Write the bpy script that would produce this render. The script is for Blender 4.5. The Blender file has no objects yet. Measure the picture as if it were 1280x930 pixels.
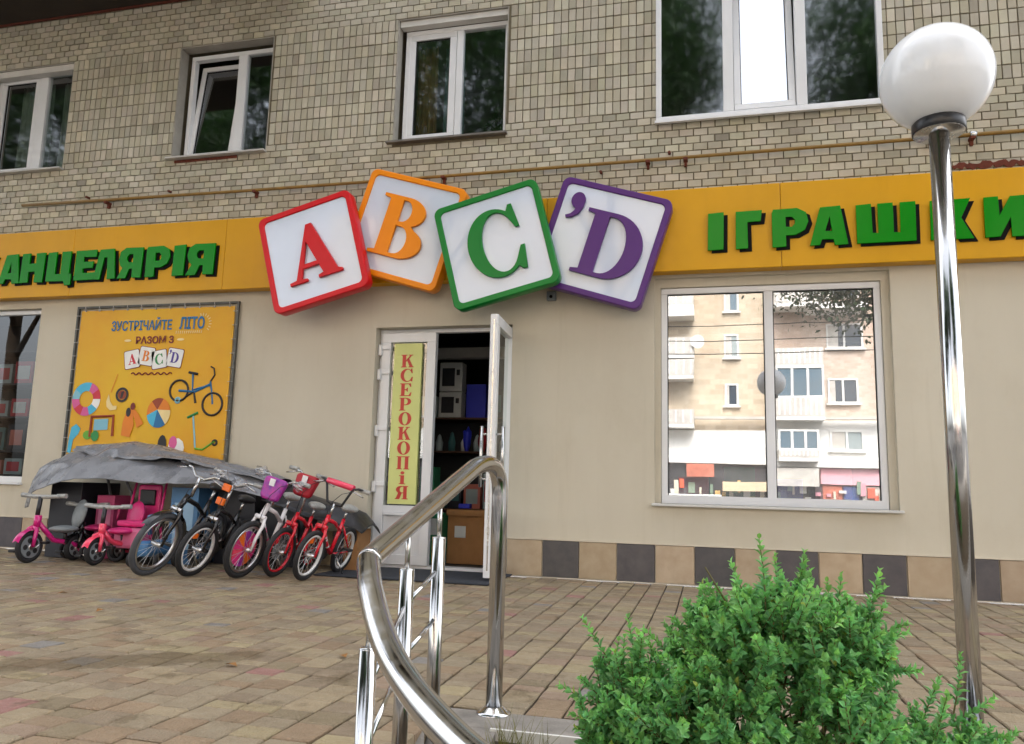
import bpy, math, random
import numpy as np
from mathutils import Vector, Matrix, Euler, noise
rnd = random.Random(7)
S = bpy.context.scene
COL = S.collection
R = math.radians
PI = math.pi

# ------------------------------------------------------------------ camera
YAW, PIT, ROL, FPX = R(14.333), R(8.443), R(1.543), 978.47
CAM = Vector((0, -7.2012, 0.7977))
_f = Vector((-math.sin(YAW) * math.cos(PIT), math.cos(YAW) * math.cos(PIT), math.sin(PIT)))
_r0 = Vector((math.cos(YAW), math.sin(YAW), 0)); _u0 = _r0.cross(_f)
_r = _r0 * math.cos(ROL) + _u0 * math.sin(ROL); _u = -_r0 * math.sin(ROL) + _u0 * math.cos(ROL)
cd = bpy.data.cameras.new('camera'); cam = bpy.data.objects.new('camera', cd); COL.objects.link(cam)
m3 = Matrix((_r, _u, -_f)).transposed()
cam.matrix_world = Matrix.Translation(CAM) @ m3.to_4x4()
cd.sensor_fit = 'HORIZONTAL'; cd.sensor_width = 36; cd.lens = 36 * FPX / 1280
cd.clip_start = 0.05; cd.clip_end = 3000
S.camera = cam

# ------------------------------------------------------------------ sky, sun, exposure
SUN_EL, SUN_AZ = 50, 12          # degrees; azimuth measured from +Y towards +X (the sun stands behind the shop block)
w = bpy.data.worlds.new('World'); S.world = w; w.use_nodes = True
wn = w.node_tree.nodes; wl = w.node_tree.links
bg = wn['Background']
sky = wn.new('ShaderNodeTexSky'); sky.sky_type = 'NISHITA'; sky.sun_disc = False
sky.sun_elevation = R(SUN_EL); sky.sun_rotation = R(SUN_AZ); sky.dust_density = 6; sky.air_density = 1.0; sky.ozone_density = 0.6
hs = wn.new('ShaderNodeHueSaturation'); hs.inputs['Saturation'].default_value = 0.28
wl.new(sky.outputs[0], hs.inputs['Color']); wl.new(hs.outputs[0], bg.inputs['Color'])
bg.inputs['Strength'].default_value = 0.13
sd = bpy.data.lights.new('sun', 'SUN'); sd.energy = .55; sd.angle = R(14); sd.color = (1, .95, .87)
sun = bpy.data.objects.new('sun', sd); COL.objects.link(sun)
sv = Vector((math.sin(R(SUN_AZ)) * math.cos(R(SUN_EL)), math.cos(R(SUN_AZ)) * math.cos(R(SUN_EL)), math.sin(R(SUN_EL))))
sun.rotation_euler = sv.to_track_quat('Z', 'Y').to_euler()
S.view_settings.view_transform = 'Standard'; S.view_settings.look = 'None'; S.view_settings.gamma = 1
S.view_settings.use_curve_mapping = False
S.view_settings.exposure = 2.58
S.cycles.use_denoising = True
S.cycles.max_bounces = 8; S.cycles.diffuse_bounces = 3; S.cycles.glossy_bounces = 4
S.cycles.transparent_max_bounces = 12; S.cycles.transmission_bounces = 4
S.cycles.sample_clamp_indirect = 6

# ------------------------------------------------------------------ helpers
def s2l(c): return tuple((x / 12.92 if x <= .04045 else ((x + .055) / 1.055) ** 2.4) for x in c)
def rgb(r, g, b): return s2l((r / 255, g / 255, b / 255))

def proj(p):
    v = Vector(p) - CAM; d = v.dot(_f)
    if d < .05: return None
    return 640 + FPX * v.dot(_r) / d, 465 - FPX * v.dot(_u) / d, d

def pm(name, color, rough=.55, metal=0, var=0, vscale=3, bump=0, bscale=60, tint=False, spec=None, coat=0, dark=None, streak=False, rvar=0):
    """Principled material with noise variation of colour, fine relief and roughness."""
    m = bpy.data.materials.new(name); m.use_nodes = True
    n = m.node_tree.nodes; l = m.node_tree.links; b = n['Principled BSDF']
    b.inputs['Roughness'].default_value = rough; b.inputs['Metallic'].default_value = metal
    if spec is not None: b.inputs['Specular IOR Level'].default_value = spec
    if coat: b.inputs['Coat Weight'].default_value = coat; b.inputs['Coat Roughness'].default_value = .08
    col = None
    geo = n.new('ShaderNodeNewGeometry')
    rgbn = n.new('ShaderNodeRGB'); rgbn.outputs[0].default_value = (*color, 1); col = rgbn.outputs[0]
    if tint:
        at = n.new('ShaderNodeAttribute'); at.attribute_name = 'tint'
        oi = n.new('ShaderNodeObjectInfo')
        for src in (at.outputs['Color'], oi.outputs['Color']):
            mx = n.new('ShaderNodeMix'); mx.data_type = 'RGBA'; mx.blend_type = 'MULTIPLY'; mx.inputs[0].default_value = 1
            l.new(col, mx.inputs[6]); l.new(src, mx.inputs[7]); col = mx.outputs[2]
    if var:
        src = geo.outputs['Position']
        if streak:
            mp = n.new('ShaderNodeMapping'); mp.inputs['Scale'].default_value = (1, 1, .18); l.new(src, mp.inputs[0]); src = mp.outputs[0]
        t = n.new('ShaderNodeTexNoise'); t.inputs['Scale'].default_value = vscale; t.inputs['Detail'].default_value = 8; t.inputs['Roughness'].default_value = .62
        l.new(src, t.inputs['Vector'])
        cr = n.new('ShaderNodeMapRange'); cr.inputs[1].default_value = .3; cr.inputs[2].default_value = .72
        l.new(t.outputs['Fac'], cr.inputs[0])
        mx = n.new('ShaderNodeMix'); mx.data_type = 'RGBA'; mx.blend_type = 'MIX'
        mx.inputs[7].default_value = (*(dark or tuple(c * (1 - var) for c in color)), 1)
        if tint:
            mx.blend_type = 'MULTIPLY'; d = dark or (1 - var,) * 3; mx.inputs[7].default_value = (*d, 1)
        iv = n.new('ShaderNodeMath'); iv.operation = 'MULTIPLY_ADD'; iv.inputs[1].default_value = -1 if not dark else -var; iv.inputs[2].default_value = 1 if not dark else var
        l.new(cr.outputs[0], iv.inputs[0]); l.new(iv.outputs[0], mx.inputs[0]); l.new(col, mx.inputs[6]); col = mx.outputs[2]
    l.new(col, b.inputs['Base Color'])
    if rvar:
        t3 = n.new('ShaderNodeTexNoise'); t3.inputs['Scale'].default_value = vscale * 2.3; t3.inputs['Detail'].default_value = 5
        l.new(geo.outputs['Position'], t3.inputs['Vector'])
        m3_ = n.new('ShaderNodeMapRange'); m3_.inputs[3].default_value = max(0, rough - rvar); m3_.inputs[4].default_value = rough + rvar
        m3_.inputs[1].default_value = .3; m3_.inputs[2].default_value = .7
        l.new(t3.outputs['Fac'], m3_.inputs[0]); l.new(m3_.outputs[0], b.inputs['Roughness'])
    if bump:
        t2 = n.new('ShaderNodeTexNoise'); t2.inputs['Scale'].default_value = bscale; t2.inputs['Detail'].default_value = 5
        l.new(geo.outputs['Position'], t2.inputs['Vector'])
        bp = n.new('ShaderNodeBump'); bp.inputs['Strength'].default_value = bump; bp.inputs['Distance'].default_value = .01
        l.new(t2.outputs['Fac'], bp.inputs['Height']); l.new(bp.outputs[0], b.inputs['Normal'])
    return m

def glass(name, refl, tintc=(1, 1, 1), rough=0.0, bump=0, veil=0):
    m = bpy.data.materials.new(name); m.use_nodes = True
    n = m.node_tree.nodes; l = m.node_tree.links
    n.remove(n['Principled BSDF'])
    g = n.new('ShaderNodeBsdfGlossy'); g.inputs['Roughness'].default_value = rough; g.inputs['Color'].default_value = (.95, .97, 1, 1)
    t = n.new('ShaderNodeBsdfTransparent'); t.inputs['Color'].default_value = (*tintc, 1)
    mx = n.new('ShaderNodeMixShader'); mx.inputs[0].default_value = refl
    l.new(t.outputs[0], mx.inputs[1]); l.new(g.outputs[0], mx.inputs[2]); l.new(mx.outputs[0], n['Material Output'].inputs['Surface'])
    if veil:                      # whitish haze mixed into the pane to wash out its reflection
        df = n.new('ShaderNodeBsdfDiffuse'); df.inputs['Color'].default_value = (.8, .8, .78, 1); m2 = n.new('ShaderNodeMixShader')
        g2 = n.new('ShaderNodeNewGeometry'); t2 = n.new('ShaderNodeTexNoise'); t2.inputs['Scale'].default_value = 3; t2.inputs['Detail'].default_value = 6; l.new(g2.outputs['Position'], t2.inputs['Vector'])
        r2 = n.new('ShaderNodeMapRange'); r2.inputs[1].default_value = .3; r2.inputs[2].default_value = .7; r2.inputs[3].default_value = veil * .4; r2.inputs[4].default_value = veil * 1.5; l.new(t2.outputs['Fac'], r2.inputs[0])
        l.new(r2.outputs[0], m2.inputs[0]); l.new(mx.outputs[0], m2.inputs[1]); l.new(df.outputs[0], m2.inputs[2]); l.new(m2.outputs[0], n['Material Output'].inputs['Surface'])
    if bump:
        geo = n.new('ShaderNodeNewGeometry'); tx = n.new('ShaderNodeTexNoise'); tx.inputs['Scale'].default_value = 1.4; tx.inputs['Detail'].default_value = 1
        l.new(geo.outputs['Position'], tx.inputs['Vector'])
        bp = n.new('ShaderNodeBump'); bp.inputs['Strength'].default_value = bump; bp.inputs['Distance'].default_value = .01
        l.new(tx.outputs['Fac'], bp.inputs['Height']); l.new(bp.outputs[0], g.inputs['Normal'])
    return m

def leafmat(name, color, trans=.3, rough=.4):
    m = pm(name, color, rough, tint=True)
    n = m.node_tree.nodes; l = m.node_tree.links; b = n['Principled BSDF']
    tr = n.new('ShaderNodeBsdfTranslucent')
    src = b.inputs['Base Color'].links[0].from_socket; l.new(src, tr.inputs['Color'])
    mx = n.new('ShaderNodeMixShader'); mx.inputs[0].default_value = trans
    l.new(b.outputs[0], mx.inputs[1]); l.new(tr.outputs[0], mx.inputs[2]); l.new(mx.outputs[0], n['Material Output'].inputs['Surface'])
    return m

class MB:
    """collects faces; build() links them as one mesh object"""
    def __init__(s): s.v = []; s.f = []; s.sm = []
    def add(s, vs, fs, smooth=False):
        o = len(s.v); s.v += [Vector(p) for p in vs]; s.f += [[i + o for i in q] for q in fs]; s.sm += [smooth] * len(fs); return s
    def box(s, x0, x1, y0, y1, z0, z1):
        return s.add([(x0, y0, z0), (x1, y0, z0), (x1, y1, z0), (x0, y1, z0), (x0, y0, z1), (x1, y0, z1), (x1, y1, z1), (x0, y1, z1)],
                     [(0, 3, 2, 1), (4, 5, 6, 7), (0, 1, 5, 4), (1, 2, 6, 5), (2, 3, 7, 6), (3, 0, 4, 7)])
    def tube(s, pts, r, seg=10, cap=True, closed=False):
        pts = [Vector(p) for p in pts]; n = len(pts)
        rr = r if isinstance(r, (list, tuple)) else [r] * n
        vs = []; fs = []; up = None
        for i, p in enumerate(pts):
            if closed: d = (pts[(i + 1) % n] - pts[i - 1])
            else: d = (pts[min(i + 1, n - 1)] - pts[max(i - 1, 0)])
            d.normalize()
            if up is None:
                up = Vector((0, 0, 1)) if abs(d.z) < .9 else Vector((1, 0, 0))
            a = d.cross(up); a.normalize(); b = a.cross(d); up = b
            for k in range(seg):
                t = 2 * PI * k / seg; vs.append(p + (a * math.cos(t) + b * math.sin(t)) * rr[i])
        m = n if closed else n - 1
        for i in range(m):
            j = (i + 1) % n
            for k in range(seg): fs.append((i * seg + k, i * seg + (k + 1) % seg, j * seg + (k + 1) % seg, j * seg + k))
        s.add(vs, fs, True)
        if cap and not closed:
            o = len(s.v) - n * seg
            s.f.append([o + k for k in range(seg)][::-1]); s.f.append([o + (n - 1) * seg + k for k in range(seg)]); s.sm += [False, False]
        return s
    def lathe(s, prof, seg=32, c=(0, 0, 0), mat=None):
        """profile (r,z) round z"""
        vs = []; fs = []; n = len(prof)
        for r, z in prof:
            for k in range(seg):
                t = 2 * PI * k / seg; p = Vector((r * math.cos(t), r * math.sin(t), z))
                if mat: p = mat @ p
                vs.append(p + Vector(c))
        for i in range(n - 1):
            for k in range(seg): fs.append((i * seg + k, i * seg + (k + 1) % seg, (i + 1) * seg + (k + 1) % seg, (i + 1) * seg + k))
        return s.add(vs, fs, True)
    def torus(s, c, r, t, mat=None, seg=36, tseg=8, tw=None):
        vs = []; fs = []; tw = tw or t
        for i in range(seg):
            a = 2 * PI * i / seg
            for k in range(tseg):
                b = 2 * PI * k / tseg
                p = Vector(((r + t * math.cos(b)) * math.cos(a), tw * math.sin(b), (r + t * math.cos(b)) * math.sin(a)))   # in xz plane
                if mat: p = mat @ p
                vs.append(p + Vector(c))
        for i in range(seg):
            for k in range(tseg):
                fs.append((i * tseg + k, i * tseg + (k + 1) % tseg, ((i + 1) % seg) * tseg + (k + 1) % tseg, ((i + 1) % seg) * tseg + k))
        return s.add(vs, fs, True)
    def ell(s, c, rx, ry, rz, seg=16, rings=10, mat=None, noise_amp=0, seed=0):
        vs = []; fs = []
        for i in range(rings + 1):
            ph = PI * i / rings
            for k in range(seg):
                t = 2 * PI * k / seg; p = Vector((math.sin(ph) * math.cos(t), math.sin(ph) * math.sin(t), math.cos(ph)))
                q = 1 + (noise_amp * noise.noise(p * 1.7 + Vector((seed, seed * 2, 0))) if noise_amp else 0)
                p = Vector((p.x * rx, p.y * ry, p.z * rz)) * q
                if mat: p = mat @ p
                vs.append(p + Vector(c))
        for i in range(rings):
            for k in range(seg): fs.append((i * seg + k, (i + 1) * seg + k, (i + 1) * seg + (k + 1) % seg, i * seg + (k + 1) % seg))
        return s.add(vs, fs, True)
    def xf(s, m): s.v = [m @ p for p in s.v]; return s
    def build(s, name, mat=None, parent=None, bevel=0, tint=False):
        me = bpy.data.meshes.new(name); me.from_pydata([tuple(p) for p in s.v], [], s.f)
        if any(s.sm): me.polygons.foreach_set('use_smooth', s.sm)
        if tint: white(me)
        return link(name, me, mat, parent, bevel)

def white(me):
    a = me.color_attributes.new('tint', 'FLOAT_COLOR', 'CORNER'); a.data.foreach_set('color', [1.0] * (4 * len(me.loops)))
def link(name, me, mat=None, parent=None, bevel=0):
    o = bpy.data.objects.new(name, me); COL.objects.link(o)
    if mat: me.materials.clear(); me.materials.append(mat)
    if parent: o.parent = parent
    if bevel:
        b = o.modifiers.new('bevel', 'BEVEL'); b.width = bevel; b.segments = 2; b.limit_method = 'ANGLE'
    return o
def tag(o, label=None, cat=None, group=None, kind=None):
    if label: o['label'] = label
    if cat: o['category'] = cat
    if group: o['group'] = group
    if kind: o['kind'] = kind
    return o
def empty(name, loc=(0, 0, 0), label=None, cat=None, group=None, kind=None, rot=None):
    o = bpy.data.objects.new(name, None); COL.objects.link(o); o.location = loc; o.empty_display_size = .1
    if rot: o.rotation_euler = rot
    return tag(o, label, cat, group, kind)
def B(name, mat, parent, *boxes, bevel=0):
    m = MB()
    for b in boxes: m.box(*b)
    return m.build(name, mat, parent, bevel)

def arc(cx, cy, rx, ry, a0, a1, n=14):
    return [(cx + rx * math.cos(R(a0 + (a1 - a0) * i / n)), cy + ry * math.sin(R(a0 + (a1 - a0) * i / n))) for i in range(n + 1)]

def glyph_mesh(name, loops, depth, bevel=0):
    """closed loops (outer + holes) in xy -> mesh standing in the xz plane, front towards -y, thickness depth"""
    cu = bpy.data.curves.new(name, 'CURVE'); cu.dimensions = '2D'; cu.fill_mode = 'BOTH'; cu.extrude = depth / 2
    if bevel: cu.bevel_depth = bevel; cu.bevel_resolution = 1; cu.extrude = max(depth / 2 - bevel, .0005); cu.offset = -bevel
    for lp in loops:
        sp = cu.splines.new('POLY'); sp.points.add(len(lp) - 1)
        for i, p in enumerate(lp): sp.points[i].co = (p[0], p[1], 0, 1)
        sp.use_cyclic_u = True
    o = bpy.data.objects.new('tmp', cu); me = bpy.data.meshes.new_from_object(o)
    bpy.data.objects.remove(o); bpy.data.curves.remove(cu)
    me.transform(Matrix(((1, 0, 0, 0), (0, 0, -1, -depth / 2), (0, 1, 0, 0), (0, 0, 0, 1))))
    me.name = name
    return me

def text_mesh(name, body, x0, x1, z0, z1, depth=.002, bold=0, shear=0):
    cu = bpy.data.curves.new(name, 'FONT'); cu.body = body; cu.extrude = depth / 2; cu.offset = bold; cu.shear = shear; cu.resolution_u = 4
    o = bpy.data.objects.new('tmp', cu); me = bpy.data.meshes.new_from_object(o)
    bpy.data.objects.remove(o); bpy.data.curves.remove(cu)
    co = np.empty(len(me.vertices) * 3); me.vertices.foreach_get('co', co); co = co.reshape(-1, 3)
    mn = co.min(0); mx = co.max(0); out = np.empty_like(co)
    out[:, 0] = x0 + (co[:, 0] - mn[0]) / (mx[0] - mn[0]) * (x1 - x0)
    out[:, 2] = z0 + (co[:, 1] - mn[1]) / (mx[1] - mn[1]) * (z1 - z0)
    out[:, 1] = -(co[:, 2] + depth / 2)
    me.vertices.foreach_set('co', out.ravel()); me.update(); me.name = name
    return me

def sc(loops, sx, sz, ox=0, oz=0): return [[(ox + x * sx, oz + z * sz) for x, z in lp] for lp in loops]

# ------------------------------------------------------------------ materials
M = {}
M['plaster'] = pm('plaster', rgb(206, 199, 181), .85, var=.42, vscale=.9, bump=.25, bscale=220, dark=rgb(178, 169, 149), streak=True)
M['mortar'] = pm('mortar', rgb(112, 103, 82), .95, var=.3, vscale=6, bump=.4, bscale=90)
M['brick'] = pm('brick', rgb(187, 182, 166), .75, tint=True, var=.55, vscale=1.6, bump=.3, bscale=120, dark=(.62, .58, .47))
M['upper_wall'] = pm('upper wall', rgb(180, 168, 140), .9, var=.2)
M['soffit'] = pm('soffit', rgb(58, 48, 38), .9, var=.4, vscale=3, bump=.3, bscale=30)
M['rust'] = pm('rust', rgb(110, 52, 34), .9, var=.5, vscale=20)
M['pvc'] = pm('white pvc', rgb(226, 228, 230), .28, var=.06, vscale=2)
M['pvc_old'] = pm('aged pvc', rgb(206, 206, 202), .35, var=.1, vscale=4)
M['seal'] = pm('rubber seal', rgb(30, 30, 30), .7)
M['glass_up'] = glass('upper glass', .30, (.75, .8, .78), .045, bump=.02)
M['glass_open'] = glass('open sash glass', .8, (.75, .8, .78))
M['glass_shop'] = glass('coated shop glass', .45, (.7, .72, .72), .004, bump=.045, veil=.17)
M['glass_dark'] = glass('plain shop glass', .10, (.55, .57, .57), bump=.02)
M['glass_door'] = glass('door glass', .22, (.8, .85, .82))
M['sill'] = pm('metal sill', rgb(196, 194, 190), .4, var=.2, vscale=6)
M['sill_dark'] = pm('weathered sill', rgb(120, 116, 110), .6, var=.4, vscale=8)
M['band'] = pm('orange yellow panel', rgb(214, 157, 0), .38, spec=.3, var=.12, vscale=1.2, rvar=.06)
M['green'] = pm('green acrylic', rgb(0, 132, 6), .24, var=.05, spec=.22)
M['black'] = pm('black acrylic', rgb(9, 8, 8), .5, spec=.1)
M['face'] = pm('white acrylic', rgb(208, 218, 234), .04, var=.03, coat=.5)
for k, c in {'red': (206, 10, 24), 'orange': (240, 140, 4), 'cgreen': (0, 122, 44), 'purple': (84, 40, 116)}.items():
    M[k] = pm('sign ' + k, rgb(*c), .34, var=.04, spec=.3)
M['steel'] = pm('polished steel', (.54, .54, .54), .15, 1, rvar=.07, vscale=14)
M['steel_dull'] = pm('brushed steel', (.56, .56, .55), .24, 1, rvar=.06, vscale=10)
M['globe'] = pm('opal globe', rgb(236, 240, 244), .12, spec=.5, var=.02)
M['globe'].node_tree.nodes['Principled BSDF'].inputs['Subsurface Weight'].default_value = .7
M['globe'].node_tree.nodes['Principled BSDF'].inputs['Subsurface Radius'].default_value = (.2, .2, .2)
M['blackplastic'] = pm('black plastic', rgb(34, 34, 36), .35, var=.2, vscale=9)
M['pipe'] = pm('yellow gas pipe paint', rgb(142, 110, 44), .5, var=.5, vscale=9, dark=rgb(96, 74, 40))
M['tile_l'] = pm('light tile', rgb(184, 167, 140), .42, var=.8, vscale=7, bump=.06, bscale=40, tint=True, dark=(.74, .68, .62))
M['tile_d'] = pm('dark tile', rgb(92, 88, 90), .38, var=.95, vscale=9, bump=.08, bscale=40, tint=True, dark=(.58, .60, .66))
M['grout'] = pm('grout', rgb(214, 204, 184), .9, var=.2)
M['concrete'] = pm('grey concrete', rgb(148, 142, 134), .85, var=.4, vscale=9, bump=.5, bscale=110)
M['nosing'] = pm('white edge strip', rgb(226, 224, 218), .5, var=.2, vscale=12)
M['soil'] = pm('soil', rgb(92, 78, 58), .95, var=.5, vscale=12, bump=1, bscale=60)
M['asphalt'] = pm('asphalt', rgb(84, 82, 80), .9, var=.3, vscale=2, bump=.5, bscale=150)
M['sand'] = pm('joint sand', rgb(60, 50, 38), .95, var=.4, vscale=12)
M['mat'] = pm('doormat', rgb(62, 66, 74), .95, var=.3, vscale=20, bump=1, bscale=300)
M['tarp'] = pm('grey tarpaulin', rgb(126, 128, 133), .30, var=.25, vscale=4, bump=.12, bscale=40, rvar=.1)
def crumple(m, scale, strength):
    n = m.node_tree.nodes; l = m.node_tree.links; b = n['Principled BSDF']; old = b.inputs['Normal'].links[0].from_socket
    geo = n.new('ShaderNodeNewGeometry'); t = n.new('ShaderNodeTexNoise'); t.noise_type = 'RIDGED_MULTIFRACTAL'; t.inputs['Scale'].default_value = scale; t.inputs['Detail'].default_value = 3
    l.new(geo.outputs['Position'], t.inputs['Vector']); bp = n.new('ShaderNodeBump'); bp.inputs['Strength'].default_value = strength; bp.inputs['Distance'].default_value = .02
    l.new(t.outputs['Fac'], bp.inputs['Height']); l.new(old, bp.inputs['Normal']); l.new(bp.outputs[0], b.inputs['Normal'])
crumple(M['tarp'], 2.2, .12)
M['tarp_black'] = pm('black tarpaulin', rgb(44, 44, 48), .4, var=.3, vscale=9, bump=.35, bscale=26)
M['carton'] = pm('cardboard', rgb(168, 122, 76), .85, var=.2, vscale=9)
M['leaf'] = leafmat('boxwood leaf', rgb(130, 185, 112), .40, .32)
M['tree_leaf'] = leafmat('tree leaf', rgb(42, 68, 34), .35, .5)
M['bark'] = pm('bark', rgb(86, 70, 54), .95, var=.5, vscale=8, bump=1, bscale=30)
M['twig'] = pm('twig', rgb(96, 92, 52), .8)
M['grass'] = leafmat('grass blade', rgb(120, 124, 66), .3, .6)
M['tyre'] = pm('tyre', rgb(38, 38, 40), .75, var=.2, vscale=12)
M['tyre_grey'] = pm('dusty tyre', rgb(82, 84, 88), .8, var=.25, vscale=12)
M['rim_silver'] = pm('alloy rim', (.62, .62, .62), .28, 1)
M['rim_white'] = pm('white rim', rgb(222, 222, 220), .35)
M['spoke'] = pm('spoke', (.7, .7, .7), .3, 1)
M['bk_black'] = pm('black bike paint', rgb(22, 22, 24), .25, coat=.4)
M['bk_red'] = pm('red bike paint', rgb(214, 26, 48), .25, coat=.5)
M['bk_white'] = pm('white bike paint', rgb(226, 224, 226), .25, coat=.4)
M['bk_orange'] = pm('orange bike paint', rgb(236, 110, 24), .3, coat=.3)
M['bk_pink'] = pm('pink plastic', rgb(222, 54, 128), .35, var=.1, vscale=12)
M['bk_magenta'] = pm('magenta paint', rgb(196, 24, 116), .28, coat=.4)
M['bk_coral'] = pm('coral pink paint', rgb(236, 70, 100), .28, coat=.4)
M['bk_grey'] = pm('grey plastic', rgb(132, 138, 140), .5, var=.25, vscale=14)
M['bk_wrap'] = pm('plastic wrapped grip', rgb(176, 176, 172), .3, var=.35, vscale=30, bump=.6, bscale=60)
M['bk_blue'] = pm('blue plastic', rgb(72, 122, 168), .4, var=.15, vscale=9)
M['bk_violet'] = pm('violet plastic', rgb(190, 50, 140), .35, var=1, vscale=22, dark=rgb(110, 50, 150))
M['wrapfilm'] = glass('clear film', .14, (.86, .86, .87), .12, bump=1.0)
def swatch(name, c, rough=.5): 
    if name not in M: M[name] = pm(name, rgb(*c), rough, var=.1, vscale=8)
    return M[name]

def drips(m, k):
    n = m.node_tree.nodes; l = m.node_tree.links; b = n['Principled BSDF']; col = b.inputs['Base Color'].links[0].from_socket
    geo = n.new('ShaderNodeNewGeometry'); out = col
    for sc_, lo, hi, amt, dk in (((5.5, 1, .35), .56, .74, .30, (.72, .69, .62)), ((1.1, 1, .9), .50, .70, .34, (.80, .77, .71)), ((26, 1, 26), .66, .74, .25, (.6, .57, .5))):
        mp = n.new('ShaderNodeMapping'); mp.inputs['Scale'].default_value = sc_; mp.inputs['Location'].default_value = (sc_[0] * .7, 0, 2.2); l.new(geo.outputs['Position'], mp.inputs[0])
        t = n.new('ShaderNodeTexNoise'); t.inputs['Scale'].default_value = 1; t.inputs['Detail'].default_value = 7; t.inputs['Roughness'].default_value = .65; l.new(mp.outputs[0], t.inputs['Vector'])
        r = n.new('ShaderNodeMapRange'); r.inputs[1].default_value = lo; r.inputs[2].default_value = hi; r.inputs[4].default_value = amt * k; l.new(t.outputs['Fac'], r.inputs[0])
        mx = n.new('ShaderNodeMix'); mx.data_type = 'RGBA'; mx.blend_type = 'MULTIPLY'; mx.inputs[7].default_value = (*dk, 1); l.new(r.outputs[0], mx.inputs[0]); l.new(out, mx.inputs[6]); out = mx.outputs[2]
    l.new(out, b.inputs['Base Color'])
drips(M['plaster'], 1.0); drips(M['band'], .5); drips(M['brick'], 1.3); drips(M['pvc'], .4)
# ------------------------------------------------------------------ ground
road = B('street', M['asphalt'], None, (-60, 60, -34, -8.4, -.92, -.8)); tag(road, 'grey asphalt street behind the viewpoint', 'street', kind='structure')
far = B('terrain', M['asphalt'], None, (-1500, 1500, -1500, 1500, -1.2, -.93)); tag(far, 'ground reaching to the horizon', 'ground', kind='structure')
low = B('lower_path', M['concrete'], None, (-30, 30, -8.4, -6.15, -.92, -.74)); tag(low, 'lower footpath where the viewer stands', 'path', kind='structure')
# planting bed in front of the slab edge
bedm = MB()
NX, NY = 60, 24
X0, X1, Y0, Y1 = -.69, 4.4, -6.15, -4.552
vs = [(X0 + (X1 - X0) * i / NX, Y0 + (Y1 - Y0) * j / NY, -.13 - .1 * (1 - j / NY) + .03 * noise.noise(Vector((i * .4, j * .5, 3)))) for j in range(NY + 1) for i in range(NX + 1)]
bedm.add(vs, [(j * (NX + 1) + i, j * (NX + 1) + i + 1, (j + 1) * (NX + 1) + i + 1, (j + 1) * (NX + 1) + i) for j in range(NY) for i in range(NX)], True)
bedm.box(X0, X1, Y0, Y1, -.92, -.30)
bed = bedm.build('planting_bed', M['soil']); tag(bed, 'brown soil bed under the boxwood bush', 'soil', kind='structure')

# pavement: courses run square to the shop front
pav = empty('pavement', label='beige block paving with pink and grey blocks before the shop', cat='pavement', kind='structure')
B('joint_bed', M['sand'], pav, (-12, 4.4, -4.34, .0, -.9, -.012), (-12, -.985, -5.6, -4.34, -.9, -.012))
# steps that lead down from the paving on the left of the rail (below the picture)
for i in range(4):
    B('step', M['concrete'], pav, (-4, -.985, -5.9 - .3 * i, -5.6 - .3 * i, -.9, -.15 * (i + 1)))
M['paver'] = pm('paver', (.67, .685, .70), .62, rvar=.18, tint=True, var=.6, vscale=9, bump=.9, bscale=110, dark=(.68, .65, .60))
def add_stains(m):
    n = m.node_tree.nodes; l = m.node_tree.links; b = n['Principled BSDF']
    col = b.inputs['Base Color'].links[0].from_socket
    geo = n.new('ShaderNodeNewGeometry')
    # scattered mud patches
    t = n.new('ShaderNodeTexNoise'); t.inputs['Scale'].default_value = 3.6; t.inputs['Detail'].default_value = 8; t.inputs['Roughness'].default_value = .68
    l.new(geo.outputs['Position'], t.inputs['Vector'])
    r1 = n.new('ShaderNodeMapRange'); r1.inputs[1].default_value = .575; r1.inputs[2].default_value = .66
    l.new(t.outputs['Fac'], r1.inputs[0])
    # one long moist mud streak left in the foreground
    mp = n.new('ShaderNodeMapping'); mp.vector_type = 'TEXTURE'; mp.inputs['Location'].default_value = (-2.62, -4.18, 0); mp.inputs['Rotation'].default_value = (0, 0, R(33)); mp.inputs['Scale'].default_value = (.95, .17, 1)
    l.new(geo.outputs['Position'], mp.inputs[0])
    ln = n.new('ShaderNodeVectorMath'); ln.operation = 'LENGTH'; l.new(mp.outputs[0], ln.inputs[0])
    t2 = n.new('ShaderNodeTexNoise'); t2.inputs['Scale'].default_value = 7; t2.inputs['Detail'].default_value = 6; l.new(geo.outputs['Position'], t2.inputs['Vector'])
    ad = n.new('ShaderNodeMath'); ad.operation = 'MULTIPLY_ADD'; ad.inputs[1].default_value = 1.6; l.new(t2.outputs['Fac'], ad.inputs[0]); l.new(ln.outputs['Value'], ad.inputs[2])
    r2 = n.new('ShaderNodeMapRange'); r2.inputs[1].default_value = 1.75; r2.inputs[2].default_value = 1.5; l.new(ad.outputs[0], r2.inputs[0])
    mxv = n.new('ShaderNodeMath'); mxv.operation = 'MAXIMUM'; l.new(r1.outputs[0], mxv.inputs[0]); l.new(r2.outputs[0], mxv.inputs[1])
    fac = n.new('ShaderNodeMath'); fac.operation = 'MULTIPLY'; fac.inputs[1].default_value = .62; l.new(mxv.outputs[0], fac.inputs[0])
    mx = n.new('ShaderNodeMix'); mx.data_type = 'RGBA'; l.new(fac.outputs[0], mx.inputs[0]); l.new(col, mx.inputs[6]); mx.inputs[7].default_value = (*rgb(86, 70, 42), 1)
    l.new(mx.outputs[2], b.inputs['Base Color'])
add_stains(M['paver'])
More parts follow.
